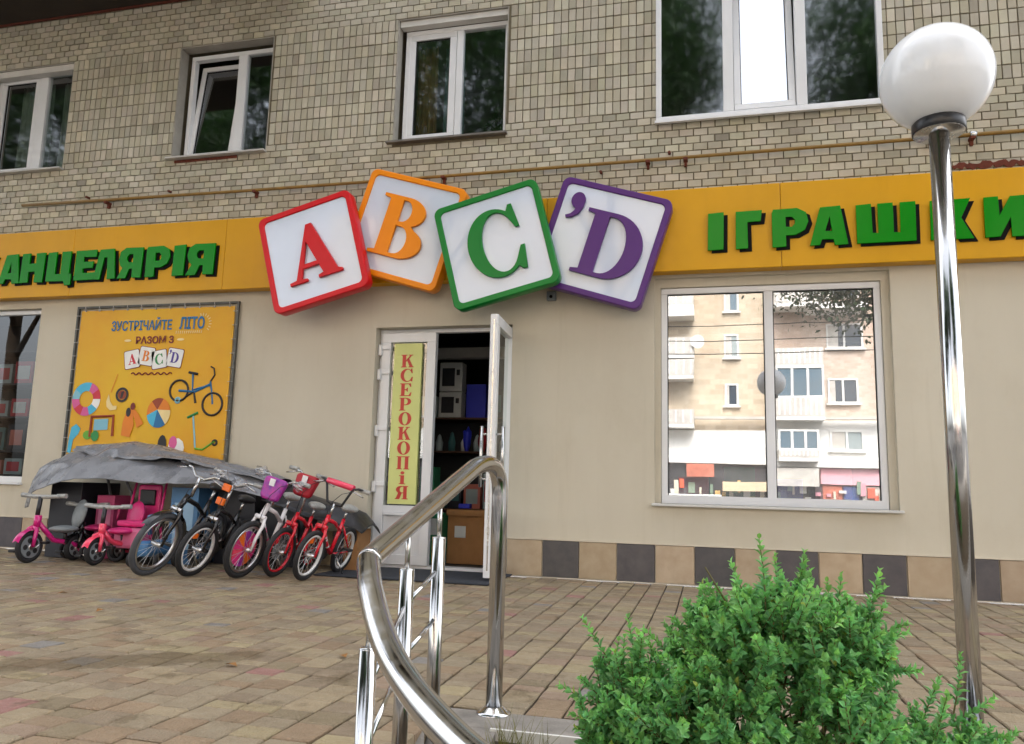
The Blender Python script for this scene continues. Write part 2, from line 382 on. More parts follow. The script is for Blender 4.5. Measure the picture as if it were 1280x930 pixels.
def paver_geo(wd, ln, h=.05, c=.005):
    x, y = wd / 2, ln / 2
    v = [(-x, -y, -h), (x, -y, -h), (x, y, -h), (-x, y, -h), (-x, -y, -c), (x, -y, -c), (x, y, -c), (-x, y, -c), (-x + c, -y + c, 0), (x - c, -y + c, 0), (x - c, y - c, 0), (-x + c, y - c, 0)]
    f = [(0, 1, 5, 4), (1, 2, 6, 5), (2, 3, 7, 6), (3, 0, 4, 7), (4, 5, 9, 8), (5, 6, 10, 9), (6, 7, 11, 10), (7, 4, 8, 11), (8, 9, 10, 11)]
    return v, f
PAV_COLS = [(rgb(178, 160, 132), 10), (rgb(186, 166, 134), 8), (rgb(168, 148, 122), 7), (rgb(176, 150, 120), 5), (rgb(190, 172, 134), 4), (rgb(180, 154, 130), 1.6), (rgb(182, 134, 124), .45), (rgb(158, 152, 146), .8), (rgb(162, 144, 114), 2)]
def pick(cols):
    t = rnd.random() * sum(c[1] for c in cols)
    for c, wt in cols:
        t -= wt
        if t <= 0: return c
    return cols[0][0]
pavers = []
PW = .14
nrow = int(16.3 / PW)
for i in range(nrow):
    x = -12 + PW * (i + .5)
    yend = -4.34 if x > -1.0 else -5.6
    y = -.004 - rnd.random() * .1
    while y > yend + .03:
        ln = rnd.choice((.085, .105, .105, .14, .14, .175))
        if y - ln < yend: ln = y - yend
        if ln < .05: break
        c = pick(PAV_COLS); k = 1 + rnd.uniform(-.07, .07); c = tuple(q * k for q in c)
        pavers.append((x, y - ln / 2, ln, c, rnd.uniform(-.0035, .003), rnd.uniform(-.014, .014), rnd.uniform(-.012, .012), rnd.uniform(-.006, .006)))
        y -= ln
def psize(p):
    q = proj((p[0], p[1], 0))
    if not q or not (-5 < q[0] < 1285 and q[1] < 935): return 0
    if 470 < q[0] < 640 and q[1] > 880: return 0
    if 730 < q[0] < 1220 and q[1] > 760 and q[1] > 700: return 0
    return p[2] / q[2] ** 3
order = sorted(range(len(pavers)), key=lambda i: -psize(pavers[i]))
single = set(order[:300])
pmesh = {}
fv = []; ff = []; fc = []
for i, (x, y, ln, c, dz, rx, ry, rz) in enumerate(pavers):
    m = Matrix.Translation((x, y, dz)) @ Euler((rx, ry, rz)).to_matrix().to_4x4()
    if i in single:
        k = round(ln, 3)
        if k not in pmesh:
            v, f = paver_geo(PW - .009, k - .005); me = bpy.data.meshes.new('paver'); me.from_pydata(v, [], f); white(me); me.materials.append(M['paver']); pmesh[k] = me
        o = bpy.data.objects.new('paver', pmesh[k]); COL.objects.link(o); o.parent = pav; o.matrix_local = m; o.color = (*c, 1)
    else:
        q = proj((x, y, 0))
        if not q or q[0] < -250 or q[0] > 1500: continue
        v, f = paver_geo(PW - .009, ln - .005); b0 = len(fv); fv += [tuple(m @ Vector(p)) for p in v]; ff += [[j + b0 for j in g] for g in f]; fc += [c] * len(f)
def joined(name, v, f, c, mat, parent, kind='stuff'):
    me = bpy.data.meshes.new(name); me.from_pydata(v, [], f)
    a = me.color_attributes.new('tint', 'FLOAT_COLOR', 'CORNER'); arr = []
    for g, cc in zip(f, c): arr += [*cc, 1.0] * len(g)
    a.data.foreach_set('color', arr)
    o = link(name, me, mat, parent); o['kind'] = kind; return o
joined('paver_field', fv, ff, fc, M['paver'], pav)

# slab edge with the white strip, and the cheek that carries the handrail down
slab = empty('kerb', label='grey concrete slab edge with white strip beside the handrail', cat='kerb', kind='structure')
B('edge_slab', M['concrete'], slab, (-.975, 4.4, -4.54, -4.345, -.9, .004), bevel=.006)
B('edge_strip', M['nosing'], slab, (-.72, 4.4, -4.553, -4.5405, -.03, .006))
ck = MB(); ck.add([(-.975, -4.541, -.9), (-.70, -4.541, -.9), (-.70, -6.1, -.9), (-.975, -6.1, -.9), (-.975, -4.541, .002), (-.70, -4.541, .002), (-.70, -6.1, -.5), (-.975, -6.1, -.5)],
                  [(0, 1, 2, 3), (4, 7, 6, 5), (0, 4, 5, 1), (1, 5, 6, 2), (2, 6, 7, 3), (3, 7, 4, 0)])
ck.build('ramp_cheek', M['concrete'], slab)

# ------------------------------------------------------------------ shop building
bld = empty('shop_building', label='pale brick apartment block with plastered shop front on ground floor', cat='building')
def wall_holes(name, mat, x0, x1, z0, z1, y0, y1, holes, parent):
    xs = sorted({x0, x1, *[h[0] for h in holes], *[h[1] for h in holes]}); zs = sorted({z0, z1, *[h[2] for h in holes], *[h[3] for h in holes]})
    inside = lambda a, b: x0 <= a <= x1 and z0 <= b <= z1 and not any(h[0] < a < h[1] and h[2] < b < h[3] for h in holes)
    xs = [x for x in xs if x0 <= x <= x1]; zs = [z for z in zs if z0 <= z <= z1]
    m = MB()
    cells = {}
    for i in range(len(xs) - 1):
        for j in range(len(zs) - 1):
            cells[i, j] = inside((xs[i] + xs[i + 1]) / 2, (zs[j] + zs[j + 1]) / 2)
    for (i, j), ok in cells.items():
        if not ok: continue
        a, b, c, d = xs[i], xs[i + 1], zs[j], zs[j + 1]
        m.add([(a, y0, c), (b, y0, c), (b, y0, d), (a, y0, d)], [(0, 1, 2, 3)]); m.add([(a, y1, c), (b, y1, c), (b, y1, d), (a, y1, d)], [(3, 2, 1, 0)])
        if not cells.get((i - 1, j)): m.add([(a, y0, c), (a, y0, d), (a, y1, d), (a, y1, c)], [(0, 1, 2, 3)])
        if not cells.get((i + 1, j)): m.add([(b, y0, c), (b, y0, d), (b, y1, d), (b, y1, c)], [(3, 2, 1, 0)])
        if not cells.get((i, j - 1)): m.add([(a, y0, c), (b, y0, c), (b, y1, c), (a, y1, c)], [(3, 2, 1, 0)])
        if not cells.get((i, j + 1)): m.add([(a, y0, d), (b, y0, d), (b, y1, d), (a, y1, d)], [(0, 1, 2, 3)])
    return m.build(name, mat, parent)
XL, XR = -13.0, 6.0
DOOR = (-3.27, -1.845, 0, 2.37); WINR = (-.49, 1.525, .70, 2.772); WINL = (-9.3, -7.44, .712, 2.70)
wall_holes('plaster_wall', M['plaster'], XL, XR, 0, 3.55, 0, .30, [DOOR, WINR, WINL], bld)
# plaster nib round the right window, set back
wall_holes('window_reveal', M['plaster'], -.49, 1.525, .70, 2.772, .055, .28, [(-.436, 1.462, .70, 2.69)], bld)

# plinth tiles (0.335 m squares, thin white rail above and below)
TW = .340
tmeshes = {}
def tile_geo(wd, h): 
    m = MB(); e = .003
    m.add([(0, 0, 0), (wd, 0, 0), (wd, 0, h), (0, 0, h), (e, -.012, e), (wd - e, -.012, e), (wd - e, -.012, h - e), (e, -.012, h - e)], [(4, 5, 6, 7), (0, 1, 5, 4), (1, 2, 6, 5), (2, 3, 7, 6), (3, 0, 4, 7)])
    return m
def plinth(xs, flip):
    for k in range(len(xs) - 1):
        wd = xs[k + 1] - xs[k] - .005
        key = round(wd, 3)
        dk = (k + flip) % 2
        if (key, dk) not in tmeshes:
            me = bpy.data.meshes.new('tile'); g = tile_geo(wd, .326); me.from_pydata([tuple(p) for p in g.v], [], g.f); white(me); me.materials.append(M['tile_d' if dk else 'tile_l']); tmeshes[key, dk] = me
        o = bpy.data.objects.new('plinth_tile', tmeshes[key, dk]); COL.objects.link(o); o.parent = bld; o.location = (xs[k] + .0025, -.002, .008)
        t = rnd.uniform(.88, 1.08); o.color = (t, t * rnd.uniform(.97, 1.03), t * rnd.uniform(.95, 1.04), 1)
plinth([-1.843] + [-1.505 + TW * i for i in range(0, 22)], 0)
plinth([-3.275 - TW * i for i in range(24, -1, -1)], 0)
B('plinth_trim', M['grout'], bld, (-1.843, 6, -.018, -.0005, .336, .346), (-1.843, 6, -.02, -.0005, 0, .007), (XL, -3.272, -.018, -.0005, .336, .346), (XL, -3.272, -.02, -.0005, 0, .007))

# upper brickwork: real bricks in front of a mortar bed
W1 = (-8.62, -7.38, 4.385, 5.745); W2 = (-5.905, -4.69, 4.385, 5.745); W3 = (-3.205, -1.975, 4.35, 5.745); W4 = (-.475, 1.553, 4.30, 5.93)
UP = [W1, W2, W3, W4]
wall_holes('mortar_bed', M['mortar'], XL, XR, 3.55, 7.2, .008, .30, UP, bld)
B('sun_block_storeys', M['upper_wall'], bld, (XL, XR, .0, 9.0, 7.2, 14.0))  # unseen mass above the frame, added to keep the sun off the front
B('side_wall', M['upper_wall'], bld, (XL, XL + .3, .31, 9, 0, 7.2), (XR - .3, XR, .31, 9, 0, 7.2), (XL, XR, 8.7, 9, 0, 7.2))
bricks = []
HP, HW, SPW, SPH = .0728, .1325, .0755, .1305
def hits_hole(x0, x1, z0, z1):
    for h in UP:
        if x1 > h[0] + .004 and x0 < h[1] - .004 and z1 > h[2] + .004 and z0 < h[3] - .004: return h
    return None
def put(x0, x1, z0, z1):
    for h in UP:                        # cut at the reveals
        if z1 > h[2] + .006 and z0 < h[3] - .006:
            if x0 < h[0] < x1 and x1 < h[1]: x1 = h[0]
            elif x0 < h[1] < x1 and x0 > h[0]: x0 = h[1]
    if x1 - x0 < .022 or hits_hole(x0, x1, z0, z1): return
    t = rnd.gauss(1, .095); 
    if rnd.random() < .05: t *= .82
    c = (t * rnd.uniform(.98, 1.02), t * rnd.uniform(.975, 1.015), t * rnd.uniform(.93, 1.03))
    bricks.append((x0, x1, z0, z1, c, rnd.uniform(-.0035, .003), rnd.uniform(-.012, .012)))
SB = 4.44                               # where the stacked upright bricks start
zt = SB
row = 0
z = SB - HP * 13
while z < SB - .01:                     # headers below
    off = HW / 2 if row % 2 else 0
    x = -9.2 + off + rnd.uniform(-.008, .008)
    while x < 4.0: put(x + .005, x + HW - .005, z + .004, z + HP - .004); x += HW
    z += HP; row += 1
for j in range(10):                     # uprights stacked in columns between the windows
    x = -9.2
    while x < 4.0:
        put(x + .0045, x + SPW - .0045, SB + j * SPH + .0045, SB + (j + 1) * SPH - .0045); x += SPW
z = SB + 10 * SPH; row = 0
while z < 6.5:                          # headers over the left windows, uprights go on at the right
    x = -9.2 + (HW / 2 if row % 2 else 0)
    while x < -2.02: put(x + .005, x + HW - .005, z + .004, z + HP - .004); x += HW
    z += HP; row += 1
for j in range(10, 15):
    x = -9.2 + SPW * math.ceil((-1.97 + 9.2) / SPW)
    while x < 4.0: put(x + .0045, x + SPW - .0045, SB + j * SPH + .0045, SB + (j + 1) * SPH - .0045); x += SPW
def bsize(b):
    q = proj(((b[0] + b[1]) / 2, 0, (b[2] + b[3]) / 2))
    if not q or not (2 < q[0] < 1278 and 2 < q[1] < 925): return 0
    if 1100 < q[0] < 1250 and 25 < q[1] < 175: return 0
    if q[1] > 206 and q[0] > 840: return 0
    return (b[1] - b[0]) * (b[3] - b[2]) / q[2] ** 2
order = sorted(range(len(bricks)), key=lambda i: -bsize(bricks[i])); single = set(order[:300])
bmesh_ = {}
fv = []; ff = []; fc = []
def brick_geo(wd, h):
    d = .022; e = .0025
    v = [(-wd / 2, d, -h / 2), (wd / 2, d, -h / 2), (wd / 2, d, h / 2), (-wd / 2, d, h / 2), (-wd / 2, e, -h / 2), (wd / 2, e, -h / 2), (wd / 2, e, h / 2), (-wd / 2, e, h / 2), (-wd / 2 + e, 0, -h / 2 + e), (wd / 2 - e, 0, -h / 2 + e), (wd / 2 - e, 0, h / 2 - e), (-wd / 2 + e, 0, h / 2 - e)]
    f = [(0, 1, 5, 4), (1, 2, 6, 5), (2, 3, 7, 6), (3, 0, 4, 7), (4, 5, 9, 8), (5, 6, 10, 9), (6, 7, 11, 10), (7, 4, 8, 11), (8, 9, 10, 11)]
    return v, f
for i, (x0, x1, z0, z1, c, dy, ry) in enumerate(bricks):
    m = Matrix.Translation(((x0 + x1) / 2, dy - .002, (z0 + z1) / 2)) @ Euler((rnd.uniform(-.03, .03), ry, rnd.uniform(-.02, .02))).to_matrix().to_4x4()
    wd, h = round(x1 - x0, 3), round(z1 - z0, 3)
    if i in single:
        if (wd, h) not in bmesh_:
            v, f = brick_geo(wd, h); me = bpy.data.meshes.new('brick'); me.from_pydata(v, [], f); white(me); me.materials.append(M['brick']); bmesh_[wd, h] = me
        o = bpy.data.objects.new('brick', bmesh_[wd, h]); COL.objects.link(o); o.parent = bld; o.matrix_local = m; o.color = (*c, 1)
    else:
        v, f = brick_geo(wd, h); b0 = len(fv); fv += [tuple(m @ Vector(p)) for p in v]; ff += [[j + b0 for j in g] for g in f]; fc += [c] * len(f)
joined('brickwork', fv, ff, fc, M['brick'], bld)
# balcony slab over the left windows
B('balcony_slab', M['soffit'], bld, (-12.5, -4.2, -1.15, .0, 6.335, 6.52))
B('slab_edge', M['rust'], bld, (-12.5, -4.2, -.05, -.024, 6.315, 6.334))

# windows -----------------------------------------------------------------
def ring(m, x0, x1, z0, z1, t, y0, y1):
    m.box(x0, x1, y0, y1, z0, z0 + t); m.box(x0, x1, y0, y1, z1 - t, z1); m.box(x0, x0 + t, y0, y1, z0 + t, z1 - t); m.box(x1 - t, x1, y0, y1, z0 + t, z1 - t)
def pane(parent, x0, x1, z0, z1, y, mat, name='pane', rot=None):
    m = MB().add([(x0, y, z0), (x1, y, z0), (x1, y, z1), (x0, y, z1)], [(0, 1, 2, 3)])
    if rot: m.xf(rot)
    return m.build(name, mat, parent)
def sash(parent, x0, x1, z0, z1, t, y, mat, gmat, rot=None, name='sash'):
    m = MB(); ring(m, x0, x1, z0, z1, t, y, y + .05)
    if rot: m.xf(rot)
    m.build(name, mat, parent, .004)
    k = MB(); ring(k, x0 + t, x1 - t, z0 + t, z1 - t, .008, y + .016, y + .034)
    if rot: k.xf(rot)
    k.build('gasket', M['seal'], parent)
    pane(parent, x0 + t, x1 - t, z0 + t, z1 - t, y + .025, gmat, 'pane', rot)
# upper left window
def upper_window(o, yb, t=.06, mull=None, label=None):
    m = MB(); ring(m, o[0], o[1], o[2], o[3], t, yb, yb + .07)
    for a, b in (mull or []): m.box(a, b, yb, yb + .07, o[2] + t, o[3] - t)
    f = m.build('window', M['pvc'], bld, .004)
    if label: f['label'] = label
    return f
def lining(o, depth, th=.012):      # rendered reveal
    m = MB(); e = .001
    m.box(o[0] + e, o[0] + th, .006, depth, o[2], o[3] - th); m.box(o[1] - th, o[1] - e, .006, depth, o[2], o[3] - th); m.box(o[0] + e, o[1] - e, .006, depth, o[3] - th, o[3] - e)
    m.build('reveal', M['reveal'], bld)
M['reveal'] = pm('reveal render', rgb(168, 164, 154), .9, var=.25, vscale=6)
M['reveal_w'] = pm('white reveal render', rgb(214, 212, 206), .9, var=.15, vscale=6)
lining(W1, .12); lining(W2, .14); lining(W3, .12)
i1 = (W1[0] + .013, W1[1] - .013, W1[2] + .01, W1[3] - .013)
f = upper_window(i1, .12, .055, [(-7.985, -7.86)], 'window with white frame and net curtains')
sash(f, i1[0] + .05, -7.99, i1[2] + .05, i1[3] - .05, .06, .125, M['pvc'], M['glass_up'])
pane(f, -7.86, i1[1] - .055, i1[2] + .055, i1[3] - .055, .15, M['glass_up'])
B('window_head', M['reveal_w'], f, (W1[0], W1[1] - .02, .02, .118, 5.655, 5.73))
B('sill', M['sill'], f, (W1[0], W1[1] + .02, -.075, .118, 4.365, 4.383))
i2 = (W2[0] + .06, W2[1] - .013, W2[2] + .01, W2[3] - .05)
f = upper_window(i2, .14, .05, [(-5.22, -5.105)], 'window with its left sash tilted inwards')
rt = Matrix.Translation((0, .165, i2[2] + .06)) @ Euler((R(-6.5), 0, 0)).to_matrix().to_4x4() @ Matrix.Translation((0, -.165, -(i2[2] + .06)))
sash(f, i2[0] + .045, -5.225, i2[2] + .05, i2[3] - .055, .055, .15, M['pvc'], M['glass_up'], rt)
pane(f, -5.105, i2[1] - .05, i2[2] + .05, i2[3] - .05, .17, M['glass_up'])
B('sill', M['sill'], f, (W2[0] - .02, W2[1] + .01, -.07, .138, 4.362, 4.38))
B('sill_brick_face', M['rust'], f, (W2[0] + .06, W2[1] - .35, -.006, .006, 4.325, 4.36))
i3 = (W3[0] + .055, W3[1] - .013, W3[2] + .01, W3[3] - .085)
f = upper_window(i3, .12, .05, [(-2.57, -2.50)], 'window with a white sash left and a pot plant right')
sash(f, i3[0] + .035, -2.575, i3[2] + .035, i3[3] - .035, .075, .125, M['pvc'], M['glass_up'])
pane(f, -2.50, i3[1] - .05, i3[2] + .05, i3[3] - .05, .15, M['glass_up'])
B('sill', M['sill_dark'], f, (W3[0] - .05, W3[1] + .02, -.06, .118, 4.325, 4.345))
B('window_head', M['reveal_w'], f, (W3[0] + .02, W3[1] - .015, .03, .117, 5.665, 5.73))
f = upper_window(W4, -.035, .05, [(.15, .245), (.80, .895)], 'wide three part window flush with the brickwork')
pane(f, W4[0] + .05, .15, W4[2] + .05, W4[3] - .05, .0, M['glass_up'])
pane(f, .895, W4[1] - .05, W4[2] + .05, W4[3] - .05, .0, M['glass_up'])
rt = Matrix.Translation((.26, .0, 4.36)) @ Euler((R(-8), 0, R(0))).to_matrix().to_4x4() @ Matrix.Translation((-.26, 0, -4.36))
sash(f, .25, .795, W4[2] + .055, W4[3] - .06, .06, -.025, M['pvc'], M['glass_open'], rt)
B('sill', M['pvc'], f, (W4[0] - .01, W4[1] + .02, -.075, -.036, 4.275, 4.30))

# rooms behind the upper windows, with curtains
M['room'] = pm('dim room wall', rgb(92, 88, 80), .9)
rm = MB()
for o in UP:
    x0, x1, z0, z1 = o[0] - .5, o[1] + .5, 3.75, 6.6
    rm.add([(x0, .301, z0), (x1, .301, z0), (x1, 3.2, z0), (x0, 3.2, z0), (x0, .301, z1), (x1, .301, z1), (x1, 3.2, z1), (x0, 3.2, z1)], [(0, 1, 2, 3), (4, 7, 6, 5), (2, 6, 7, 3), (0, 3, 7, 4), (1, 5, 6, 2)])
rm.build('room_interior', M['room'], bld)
def curtain(x0, x1, z0, z1, y, mat, label, amp=.03, nf=7):
    m = MB(); n = 60; k = 6
    vs = []
    for j in range(k + 1):
        t = j / k
        for i in range(n + 1):
            u = i / n; vs.append((x0 + (x1 - x0) * u + .01 * math.sin(u * 9 + t), y + amp * math.sin(u * nf * 2 * PI + .6 * math.sin(3 * t)) * (1 - .4 * t), z0 + (z1 - z0) * t))
    m.add(vs, [(j * (n + 1) + i, j * (n + 1) + i + 1, (j + 1) * (n + 1) + i + 1, (j + 1) * (n + 1) + i) for j in range(k) for i in range(n)], True)
    tag(m.build('curtain', mat), label, 'curtain', 'curtains behind the upper windows')
M['cur_grey'] = pm('grey green curtain', rgb(150, 162, 150), .9, var=.2)
M['cur_gold'] = pm('gold curtain', rgb(132, 108, 60), .9, var=.2)
M['cur_teal'] = pm('teal curtain', rgb(92, 130, 126), .9, var=.2)
curtain(-8.5, -7.99, 4.4, 5.7, .36, M['cur_grey'], 'grey net curtain behind the leftmost upper window')
curtain(-7.88, -7.5, 4.4, 5.7, .38, M['cur_grey'], 'narrow pale curtain behind the right pane of the leftmost upper window')
curtain(-3.10, -2.86, 4.4, 5.6, .36, M['cur_gold'], 'gold curtain behind the window above the orange letter block', nf=4)
curtain(-2.80, -2.56, 4.4, 5.6, .40, M['cur_teal'], 'teal curtain beside the gold one in the middle upper window', nf=4)
pp = empty('pot_plant', (-2.12, .24, 4.345), 'small dark pot plant on the sill of the middle upper window', 'pot plant')
MB().lathe([(.0, .0), (.05, 0), (.065, .11), (.0, .11)], 16).build('pot', M['rust'], pp)
v = []; fcs = []; r2 = random.Random(3)
pl = MB()
for i in range(160):
    p = Vector((r2.gauss(0, .06), r2.gauss(0, .03), .13 + abs(r2.gauss(0, .10)))); d = Vector((r2.gauss(0, 1), r2.gauss(0, 1), r2.gauss(.4, .7))).normalized(); s = d.cross(Vector((0, 0, 1))).normalized() * .012
    pl.add([p, p + d * .03 + s, p + d * .06, p + d * .03 - s], [(0, 1, 2, 3)])
pl.build('foliage', M['tree_leaf'], pp, tint=True)['kind'] = 'stuff'

# shop windows
f = MB(); ring(f, -.434, 1.46, .702, 2.688, .055, .08, .15); f.box(.483, .558, .08, .15, .757, 2.633)
f = f.build('window', M['pvc'], bld, .004); f['label'] = 'wide shop window mirroring the house across the street'
B('frame_bottom', M['pvc'], f, (-.43, 1.456, .066, .079, .702, .775))
pane(f, -.379, .483, .757, 2.633, .11, M['glass_shop']); pane(f, .558, 1.405, .757, 2.633, .11, M['glass_shop'])
g = MB(); ring(g, -.379, .483, .757, 2.633, .008, .10, .108); ring(g, .558, 1.405, .757, 2.633, .008, .10, .108); g.build('gasket', M['seal'], f)
B('sill', M['pvc_old'], f, (-.515, 1.55, -.05, .08, .676, .700), bevel=.004)
f = MB(); ring(f, WINL[0] + .01, WINL[1] - .003, WINL[2], WINL[3] - .003, .05, .06, .13)
f = f.build('window', M['pvc'], bld, .004); f['label'] = 'shop window showing dark shelves of goods'
B('frame_bottom', M['pvc'], f, (WINL[0] + .01, WINL[1] - .004, .045, .059, .714, .78))
B('sill', M['pvc'], f, (WINL[0], WINL[1] + .012, -.04, .05, .69, .711), bevel=.004)
pane(f, WINL[0] + .06, WINL[1] - .053, .762, 2.647, .09, M['glass_dark'])

# door -------------------------------------------------------------------
d = MB(); y0, y1 = .12, .19
d.box(-3.268, -3.215, y0, y1, .0, 2.33); d.box(-1.90, -1.847, y0, y1, 0, 2.33); d.box(-3.268, -1.847, y0, y1, 2.33, 2.368); d.box(-3.268, -1.847, y0 - .02, y1 + .05, -.01, .03)
door = d.build('door', M['pvc'], bld, .003); door['label'] = 'white double door with its right leaf open'
lf = MB(); yl = .085
ring(lf, -3.235, -2.655, .035, 2.325, .095, yl, yl + .07); lf.box(-3.14, -2.75, yl, yl + .07, .53, .60); lf.box(-3.14, -2.75, yl + .02, yl + .05, .13, .53)
lf.build('door_leaf', M['pvc'], door, .004)
B('drip_rail', M['pvc'], door, (-3.13, -2.77, yl - .02, yl, .505, .53), bevel=.004)
pane(door, -3.14, -2.75, .60, 2.23, yl + .035, M['glass_door'])
for zz in (2.15, 1.9, 1.33, .78, .2):
    B('hinge', M['pvc'], door, (-3.262, -3.225, yl - .03, yl - .001, zz - .055, zz + .055), (-3.262, -3.13, yl - .018, yl - .001, zz + .005, zz + .05), bevel=.006)
# open leaf: built closed at the hinge then swung out
hx, hy = -1.885, .085
a = R(90 + 3)
T = Matrix.Translation((hx, hy, 0)) @ Euler((0, 0, a)).to_matrix().to_4x4()
wd = .74
ol = MB(); ring(ol, -wd, 0, .04, 2.325, .095, -.035, .035); ol.box(-wd + .095, -.095, -.035, .035, .53, .60); ol.box(-wd + .095, -.095, -.012, .012, .135, .53)
ol.xf(T); ol.build('open_door_leaf', M['pvc'], door, .004)
ed = MB(); ed.box(-wd - .0015, -wd + .0005, -.006, .006, .1, 2.28); ed.box(-wd - .003, -wd, -.01, .01, 1.02, 1.2); ed.box(-wd - .003, -wd, -.01, .01, 1.72, 1.78); ed.box(-wd - .003, -wd, -.01, .01, .40, .46); ed.xf(T); ed.build('lock_strip', M['steel_dull'], door)
pane(door, -wd + .095, -.095, .60, 2.23, 0, M['glass_door'], 'pane', T)
for s in (-1, 1):
    h = MB(); yy = s * .095
    h.tube([(-wd + .055, yy, .80), (-wd + .055, yy, 1.33)], .016, 12); h.tube([(-wd + .055, s * .034, .87), (-wd + .055, yy, .87)], .009); h.tube([(-wd + .055, s * .034, 1.26), (-wd + .055, yy, 1.26)], .009)
    h.xf(T); h.build('handle', M['steel_dull'], door)
for zz in (1.9, 1.33, .3):
    h = MB().box(-.02, .03, -.06, -.034, zz - .05, zz + .05); h.xf(T); h.build('hinge', M['pvc'], door, .005)

# serif capitals ----------------------------------------------------------
def mirror(lps): return [[(1 - x, z) for x, z in lp][::-1] for lp in lps]
G = {}
G['A'] = [[(0, 0), (.34, 0), (.34, .05), (.235, .07), (.29, .235), (.60, .235), (.66, .075), (.56, .05), (.56, 0), (1.02, 0), (1.02, .05), (.94, .075), (.60, 1.0), (.49, 1.0), (.135, .07), (0, .05)], [(.315, .31), (.575, .31), (.437, .70)]]
G['B'] = [[(0, 0)] + arc(.50, .265, .40, .265, -90, 62) + arc(.47, .76, .34, .24, -62, 90) + [(0, 1), (0, .95), (.12, .93), (.12, .07), (0, .05)],
          [(.36, .94)] + arc(.42, .765, .14, .175, 90, -90, 10) + [(.36, .59)], [(.36, .515)] + arc(.45, .29, .17, .225, 90, -90, 10) + [(.36, .065)]]
G['C'] = [[(.83, 1.02), (.90, 1.02), (.95, .66), (.88, .66)] + arc(.57, .5, .31, .455, 38, 318, 30) + [(.90, .37), (.97, .37), (.93, .02), (.86, .02), (.80, .075)] + arc(.50, .5, .50, .52, 305, 56, 36)]
G['D'] = [[(0, 0)] + arc(.47, .5, .52, .5, -90, 90, 24) + [(0, 1), (0, .95), (.12, .93), (.12, .07), (0, .05)], [(.36, .935)] + arc(.43, .5, .29, .435, 90, -90, 20) + [(.36, .065)]]
G["'"] = [arc(.45, .70, .30, .30, 250, -15, 20) + [(.73, .48), (.62, .22), (.36, .03), (.14, -.02), (.09, .07), (.29, .16), (.41, .30), (.43, .40)]]
K1 = [[(0, 0), (.46, 0), (.46, .05), (.37, .07), (.37, .42), (.47, .54), (.66, .07), (.58, .05), (.58, 0), (1, 0), (1, .05), (.93, .07), (.62, .68), (.80, .93), (.92, .95), (.92, 1), (.58, 1), (.58, .95), (.68, .93), (.37, .54), (.37, .93), (.46, .95), (.46, 1), (0, 1), (0, .95), (.1, .93), (.1, .07), (0, .05)]]
E1 = [[(0, 0), (.86, 0), (.92, .30), (.86, .30), (.70, .07), (.37, .07), (.37, .46), (.48, .46), (.58, .34), (.62, .34), (.62, .66), (.58, .66), (.48, .54), (.37, .54), (.37, .93), (.68, .93), (.82, .72), (.88, .72), (.84, 1), (0, 1), (0, .95), (.1, .93), (.1, .07), (0, .05)]]
P1 = [[(0, 0), (.50, 0), (.50, .05), (.37, .07), (.37, .42), (.52, .42)] + arc(.52, .71, .40, .29, -90, 90) + [(0, 1), (0, .95), (.1, .93), (.1, .07), (0, .05)], [(.37, .94)] + arc(.46, .71, .20, .23, 90, -90) + [(.37, .48)]]
O1 = [arc(.5, .5, .5, .52, 0, 350, 34), arc(.5, .5, .22, .46, 0, 350, 34)[::-1]]
PI1 = [[(0, 0), (.44, 0), (.44, .05), (.35, .07), (.35, .93), (.65, .93), (.65, .07), (.56, .05), (.56, 0), (1, 0), (1, .05), (.91, .07), (.91, .93), (1, .95), (1, 1), (0, 1), (0, .95), (.09, .93), (.09, .07), (0, .05)]]
I1 = [[(.25, 0), (.75, 0), (.75, .05), (.64, .07), (.64, .68), (.25, .68), (.25, .63), (.36, .61), (.36, .07), (.25, .05)], arc(.5, .87, .15, .12, 0, 340, 17)]
R1 = [[(0, 0), (.48, 0), (.48, .05), (.37, .07), (.37, .45), (.48, .45), (.66, 0), (1.0, 0), (1.0, .05), (.92, .07), (.76, .47)] + arc(.56, .73, .38, .27, -45, 90) + [(0, 1), (0, .95), (.1, .93), (.1, .07), (0, .05)], [(.37, .94)] + arc(.46, .725, .19, .215, 90, -90) + [(.37, .51)]]
YA = mirror(R1)
C1 = G['C']

# copy-shop sign on the closed leaf
ds = empty('door_sign', (0, 0, 0), 'yellow vertical sign with red letters on the closed door leaf', 'sign')
M['sign_yellow'] = pm('pale lime yellow vinyl', rgb(216, 222, 140), .5, var=.08)
M['sign_red'] = pm('red vinyl', rgb(202, 62, 50), .5, var=.15, vscale=30)
B('board', M['sign_yellow'], ds, (-3.095, -2.80, yl - .004, yl + .03, .615, 2.215))
zz = 2.10; hgt = .128; stp = .1455
for ch in (K1, C1, E1, P1, O1, K1, O1, PI1, I1, YA):
    me = glyph_mesh('letter', sc(ch, .135, hgt, -3.015, zz - hgt), .003); o = link('letter', me, M['sign_red'], ds); o.location = (0, yl - .0045, 0); zz -= stp

